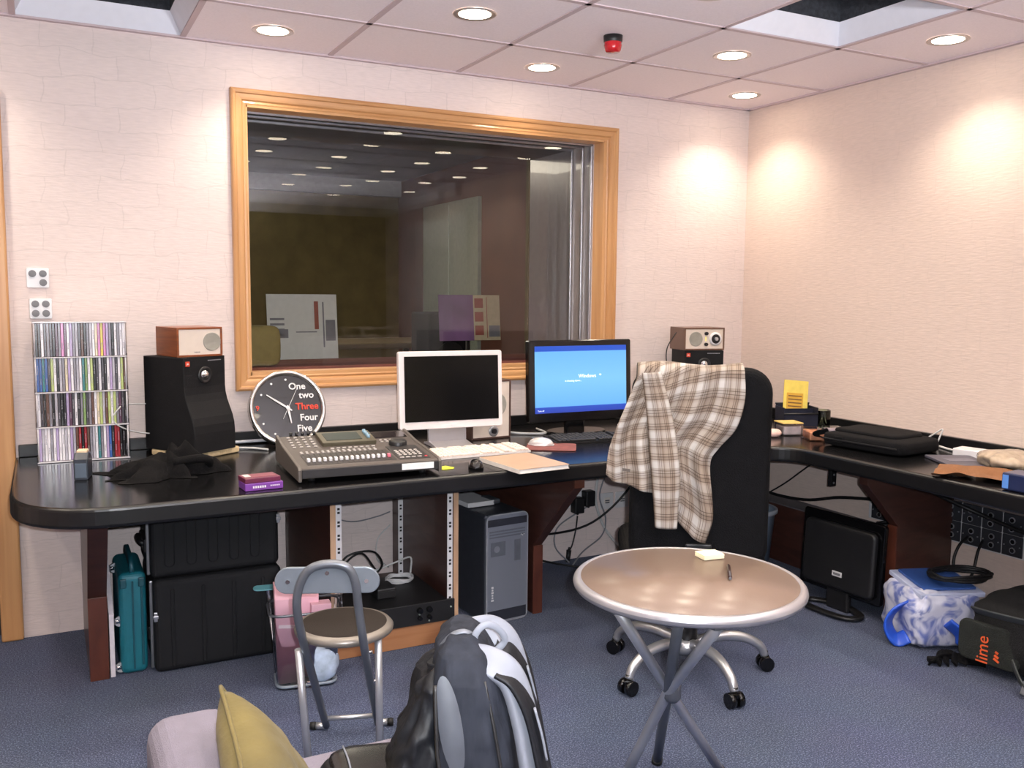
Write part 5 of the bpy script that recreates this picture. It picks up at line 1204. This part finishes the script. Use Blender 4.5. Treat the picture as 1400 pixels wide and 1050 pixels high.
for a in arm_a:
    la = a-crz; dx, dy = math.cos(la), math.sin(la)
    b = NB(); tube(b, [(dx*.03, dy*.03, .118), (dx*.12, dy*.12, .135), (dx*.21, dy*.21, .128), (dx*.275, dy*.275, .095), (dx*.298, dy*.298, .055)], .017, 12, rad=lambda s: .021-.006*s, k=6); g = mesh('base_leg', b, silver, oc)
    cs = NB(); sx_, sy_ = -dy, dx; cc = V((dx*.300, dy*.300, .027))
    for s in (-1, 1): cyl(cs, cc+V((sx_, sy_, 0))*s*.006, cc+V((sx_, sy_, 0))*s*.026, .0265, n=22)
    cyl(cs, cc+V((0, 0, .0)), cc+V((-dx*.002, -dy*.002, .045)), .011, n=14); box(cs, cc+V((0, 0, .018)), (.03, .03, .02), bev=.005)
    mesh('caster', cs, black_g, g)

# plaid shirt hung over the chair back
pl_ = plaid('plaid_cotton'); pl2 = pl_
def poly_at(P, s):
    L = [0]
    for a, c_ in zip(P, P[1:]): L.append(L[-1]+(c_-a).length)
    x = s*L[-1]
    for k in range(len(P)-1):
        if x <= L[k+1] or k == len(P)-2:
            return P[k].lerp(P[k+1], (x-L[k])/max(1e-6, L[k+1]-L[k]))
def sp(pts, n=8): return [V(p).to_2d() for p in smoothpath([V((p.x, p.y, 0)) for p in pts], n)]
top = [PB(*p) for p in ((872, 511), (900, 506), (940, 504), (980, 504), (1017, 506))]
right = sp([PB(*p) for p in ((1017, 506), (1017, 545), (1005, 585), (982, 612), (970, 634), (973, 690), (972, 712), (962, 739))])
left = sp([PB(*p) for p in ((872, 511), (857, 548), (843, 580), (832, 612), (828, 644))])
bottom = [PB(*p) for p in ((828, 644), (838, 656), (862, 662), (893, 672), (900, 702), (922, 706), (930, 716), (945, 731), (962, 739))]
def coons(u, v):
    P = (1-v)*poly_at(top, u)+v*poly_at(bottom, u)+(1-u)*poly_at(left, v)+u*poly_at(right, v)
    P -= (1-u)*(1-v)*top[0]+u*(1-v)*top[-1]+(1-u)*v*bottom[0]+u*v*bottom[-1]
    return P
def fold(u, v):
    f = .5+.5*math.sin(2*PI*(3.3*u+.35*v)+1.2*math.sin(3*v+1))
    f2 = .5+.5*math.sin(2*PI*(6.1*u-.9*v)+2)
    return (.010+.030*v)*f+.010*f2*(.3+v)+.012*noise.noise(V((u*5, v*3, 2)))
sh_o = V((CB.x, CB.y, 0))
def front(u, v):
    P = coons(u, v); y = back_y-.010-fold(u, v)
    if P.x < bx0+.005: y -= .0
    return V((P.x, y, P.y))
sh_ = thing('plaid_shirt', 'cream and brown plaid shirt hung over the back of the office chair', 'shirt', sh_o, crz)
def body(u, v):
    k = .16
    if v >= k: return front(u, (v-k)/(1-k))
    p0 = front(u, 0); s = 1-v/k                      # over the top edge and down the far side
    ang = s*PI
    rr = .062
    lift = .012+.006*math.sin(7*u)
    if s < .5: a = s*PI; return V((p0.x, back_y-.012+(.095)*(s*2)*.5, max(p0.z, bz1)+lift*math.sin(s*PI)))
    return V((p0.x, back_y+.036+.055*min(1, (s-.5)*3), bz1+lift-(s-.5)*.22*(1 if s > .66 else .3)))
b = NB(); sheet(b, body, 90, 72, uv=lambda u, v: (u*.50+.03*math.sin(4*v), v*.66+.10*u+.05*math.sin(2.5*u)))
o = mesh('body', b, pl_, sh_); md = o.modifiers.new('thick', 'SOLIDIFY'); md.thickness = .0022; md.offset = 0
slL = sp([PB(*p) for p in ((876, 508), (882, 560), (888, 640), (891, 680), (893, 714))]); slR = sp([PB(*p) for p in ((902, 506), (918, 570), (927, 640), (925, 690), (923, 716))])
def sleeve(u, v):
    a, c_ = poly_at(slL, v), poly_at(slR, v); P = a.lerp(c_, u)
    return V((P.x, back_y-.050-.018*v-.020*math.sin(PI*u)**.6-.006*math.sin(9*v+3*u)*v, P.y))
b = NB(); sheet(b, sleeve, 22, 60, uv=lambda u, v: (u*.125+.02, v*.60+.04)); o = mesh('sleeve', b, pl_, sh_); md = o.modifiers.new('thick', 'SOLIDIFY'); md.thickness = .0025
q = PB(855, 638); b = NB(); box(b, (q.x, back_y-.058, q.y), (.026, .003, .009), R=RY(.12)); mesh('tag', b, mat('shirt_tag', (84, 76, 70), .7), sh_)

# sofa end, mustard cushion, bags
so_ = thing('sofa', 'pale lilac-grey low sofa cut off by the bottom of the photo', 'sofa', (-3.05, -2.90, 0))
sf = mat('sofa_lilac', (118, 113, 126), .9, bump=.4, bscale=500, var=.05)
b = NB(); box(b, (.035, 0, .25), (.60, 1.34, .32), bev=.04, seg=4, smooth=False); mesh('base', b, sf, so_)
b = NB(); box(b, (.05, 0, .415), (.58, 1.345, .06), bev=.022, seg=4); mesh('seat_cushion', b, sf, so_)
b = NB(); box(b, (-.232, .0, .34), (.155, 1.36, .50), bev=.045, seg=5); mesh('backrest', b, sf, so_)
for x in (-.26, .28):
    for y in (-.6, .6):
        b = NB(); cyl(b, (x, y, 0), (x, y, .095), .018, .024, 14); mesh('leg', b, black_p, so_)
cu_ = thing('cushion', 'mustard yellow velvet cushion leaning on the sofa back', 'cushion', (-3.135, -2.66, .47))
mus = mat('mustard_velvet', (98, 86, 46), .9, var=.22, vscale=9, bump=.25, bscale=40)
mus.node_tree.nodes['Principled BSDF'].inputs['Sheen Weight'].default_value = .05
def pillow(u, v, s):
    x, y = 2*u-1, 2*v-1
    e = (max(0, 1-x**4)*max(0, 1-y**4))**.55
    pin = 1-.10*(1-abs(x)**1.5)*abs(y)**3; pin2 = 1-.10*(1-abs(y)**1.5)*abs(x)**3
    return V((x*.168*pin2, y*.19*pin, s*(.055*e+.004*noise.noise(V((x*4, y*4, s)))*e)))
b = NB(); sheet(b, lambda u, v: pillow(u, v, 1), 30, 30); sheet(b, lambda u, v: pillow(u, v, -1), 30, 30); bmesh.ops.remove_doubles(b, verts=b.verts, dist=.002)
mesh('cover', b, mus, cu_)
b = NB(); pts = [pillow(t_, 0, 0) for t_ in [k/10 for k in range(10)]]+[pillow(1, t_, 0) for t_ in [k/10 for k in range(10)]]+[pillow(1-t_, 1, 0) for t_ in [k/10 for k in range(10)]]+[pillow(0, 1-t_, 0) for t_ in [k/10 for k in range(10)]]
tube(b, pts, .004, 6, closed=True, k=2); mesh('piping', b, mus, cu_)
cu_.rotation_euler = (Matrix.Rotation(math.radians(-8), 4, 'Z') @ RY(math.radians(60)) @ RZ(math.radians(8))).to_euler()
cu_.location = (-3.175, -2.57, .522)

bp0 = W(625, 858, 'z', .84); SEAT = .446
bp = thing('backpack', 'black and grey backpack with white shoulder straps standing on the sofa', 'backpack', (bp0.x+.035, bp0.y-.01, SEAT), -.42)
nyl = mat('nylon_grey', (36, 39, 47), .8, var=.25, vscale=40, spec=.15, bump=.5, bscale=26, stretch=(1.2, 1.2, .3)); nylk = mat('nylon_black', (15, 17, 22), .55, var=.2, spec=.3, bump=.3, bscale=30, stretch=(1.2, 1.2, .4)); strapw = mat('strap_pale', (112, 116, 126), .55, var=.06, vscale=20)
HB = .395
def loft(bm, sec, nu=64, mi=0, amp=.0, e=.6):
    """sections (z, x centre, half width x, half depth y, y centre)"""
    rings = []
    for k, (z, xc, hx, hy, yc) in enumerate(sec):
        row = []
        for j in range(nu):
            a = 2*PI*j/nu; c_, s_ = math.cos(a), math.sin(a)
            p = V((xc+hx*math.copysign(abs(c_)**e, c_), yc+hy*math.copysign(abs(s_)**e, s_), z))
            if amp: p += V((c_, s_, 0))*amp*(noise.noise(V((p.x*26+p.z*9, p.y*26, p.z*11)))+.8*noise.noise(V((p.x*60, p.y*60+p.z*20, p.z*26))))
            row.append(bm.verts.new(p))
        rings.append(row)
    for A, B in zip(rings, rings[1:]):
        for j in range(nu):
            f = bm.faces.new([A[j], A[(j+1) % nu], B[(j+1) % nu], B[j]]); f.smooth = True; f.material_index = mi
    f = bm.faces.new(rings[0][::-1]); f.material_index = mi; f = bm.faces.new(rings[-1]); f.material_index = mi
def interp(keys, n):
    out = []
    for i in range(n+1):
        z = keys[0][0]+(keys[-1][0]-keys[0][0])*i/n
        for a, c_ in zip(keys, keys[1:]):
            if a[0] <= z <= c_[0]+1e-9:
                t_ = (z-a[0])/(c_[0]-a[0]); t_ = t_*t_*(3-2*t_); out.append(tuple(x+(y-x)*t_ for x, y in zip(a, c_))); break
    return out
b = NB(); loft(b, interp([(0, -.005, .070, .12, 0), (.12, -.005, .074, .13, 0), (.25, -.012, .066, .125, 0), (.34, -.022, .050, .11, 0), (.375, -.028, .038, .09, 0), (.395, -.03, .018, .05, 0)], 60), amp=.0065); mesh('main_body', b, nyl, bp)
b = NB(); loft(b, interp([(.0, -.10, .055, .105, 0), (.06, -.105, .062, .115, 0), (.16, -.10, .052, .11, 0), (.24, -.085, .035, .10, 0), (.32, -.075, .022, .08, 0), (.345, -.068, .006, .05, 0)], 60), amp=.014); mesh('front_pocket', b, nylk, bp)
b = NB()
ov = [(-.045+.018*math.cos(a)+.012*math.sin(a)*-1, .285+.075*math.sin(a)) for a in [2*PI*k/28 for k in range(28)]]
vv = [b.verts.new((x, -.118-.012*math.cos((z-.22)*6)+max(0, z-.25)*.13, z)) for x, z in ov]; cv = b.verts.new((-.045, -.134, .285))
for k in range(28): f = b.faces.new([vv[k], vv[(k+1) % 28], cv]); f.smooth = True
mesh('side_panel', b, mat('panel_grey', (64, 68, 76), .5), bp, 'light grey oval side panel')
b = NB(); tube(b, [(-.068, -.112, .345), (-.066, -.124, .29), (-.060, -.132, .22), (-.030, -.139, .15), (-.018, -.140, .06), (-.016, -.138, .004)], .0032, 8); mesh('zipper', b, black_p, bp)
b = NB(); tube(b, [(.006, -.100, .345), (.022, -.118, .27), (.036, -.126, .18), (.042, -.128, .08), (.042, -.126, .004)], .0028, 8); mesh('piping', b, black_p, bp)
b = NB(); tube(b, [(-.062, -.126, .215), (-.046, -.139, .175), (-.038, -.143, .12), (-.036, -.143, .0)], .01, flat=(.045, .008), k=5, ref=(0, -1, 0)); box(b, (-.046, -.145, .105), (.05, .006, .07), bev=.006, R=RZ(.05)); mesh('mesh_pocket', b, mat('silver_cloth', (168, 174, 184), .35, .2, var=.2, vscale=12), bp, 'silvery side pocket')
for y, zt in ((-.075, .31), (.075, .31)):
    b = NB(); tube(b, [(-.02, y*.7, .362), (.02, y*.95, .360), (.05, y, .335), (.070, y*1.05, .27), (.084, y*1.1, .19), (.104, y*1.1, .08), (.122, y*1.1, .003)], .02, 12, flat=(.050, .018), k=8, ref=(.8, -.8, .4)); s_ = mesh('shoulder_strap', b, strapw, bp, 'white shoulder strap')
    b = NB(); tube(b, [(.03, y*.9, .352), (.056, y, .335), (.080, y*1.05, .285), (.099, y*1.1, .20), (.120, y*1.1, .09), (.138, y*1.1, .005)], .02, 10, flat=(.060, .008), k=8, ref=(1, -.35, .4)); mesh('strap_pad', b, nylk, s_)
    b = NB(); tube(b, [(.084, y*1.05-.008, .295), (.095, y*1.1-.008, .255), (.103, y*1.1-.008, .215)], .006, 8, flat=(.010, .004), k=6, ref=(1, 0, .5)); mesh('strap_loop', b, strapw, s_)
b = NB(); tube(b, [(-.010, -.03, .372), (-.006, -.033, .395), (.010, -.03, .408), (.030, -.024, .398), (.040, -.02, .378), (.026, -.02, .360)], .01, 10, flat=(.011, .008), k=7, ref=(0, -1, .3)); mesh('grab_handle', b, strapw, bp, 'white carry loop')
b = NB(); tube(b, [(-.062, -.03, .372), (-.045, -.034, .392), (-.025, -.034, .3985), (-.006, -.03, .388)], .003, 8, flat=(.008, .004)); mesh('top_zip', b, grey_m, bp)
b = NB(); tube(b, [(.06, -.10, .19), (.072, -.118, .15), (.078, -.122, .10), (.085, -.12, .0)], .012, 10, flat=(.038, .008), k=6, ref=(0, -1, 0)); mesh('side_strap', b, mat('strap_steel', (156, 166, 182), .4, .1), bp)

c = W(507, 1030, 'z', .56)
cb = thing('camera_bag', 'small glossy black bag with pale stitching lying on the sofa beside the backpack', 'bag', (c.x+.0, c.y-.055, SEAT), -.25)
b = NB(); blob(b, (0, 0, .062), (.105, .075, .062), .45, .45, 36, 16, .06, 12, 5); mesh('body', b, mat('bag_leather', (12, 13, 16), .35, var=.1), cb)
b = NB(); blob(b, (.01, -.0, .118), (.098, .07, .012), .5, .5, 32, 10, .10, 12, 7); mesh('flap', b, mat('patent_black', (14, 15, 18), .25, var=.1), cb)
b = NB(); tube(b, [(-.062, .06, .129), (-.055, 0, .133), (-.052, -.05, .130), (-.05, -.078, .10), (-.05, -.082, .04)], .0018, 6); mesh('stitching', b, strapw, cb)
b = NB(); tube(b, [(.09, .03, .11), (.125, .0, .125), (.13, -.05, .10), (.105, -.075, .07)], .01, 8, flat=(.024, .006)); mesh('strap', b, nylk, cb)
b = NB(); tube(b, [(.07+.022*math.cos(a), -.072, .10+.022*math.sin(a)) for a in [2*PI*k/10 for k in range(10)]], .003, 6, closed=True, k=3); mesh('ring', b, chrome, cb)
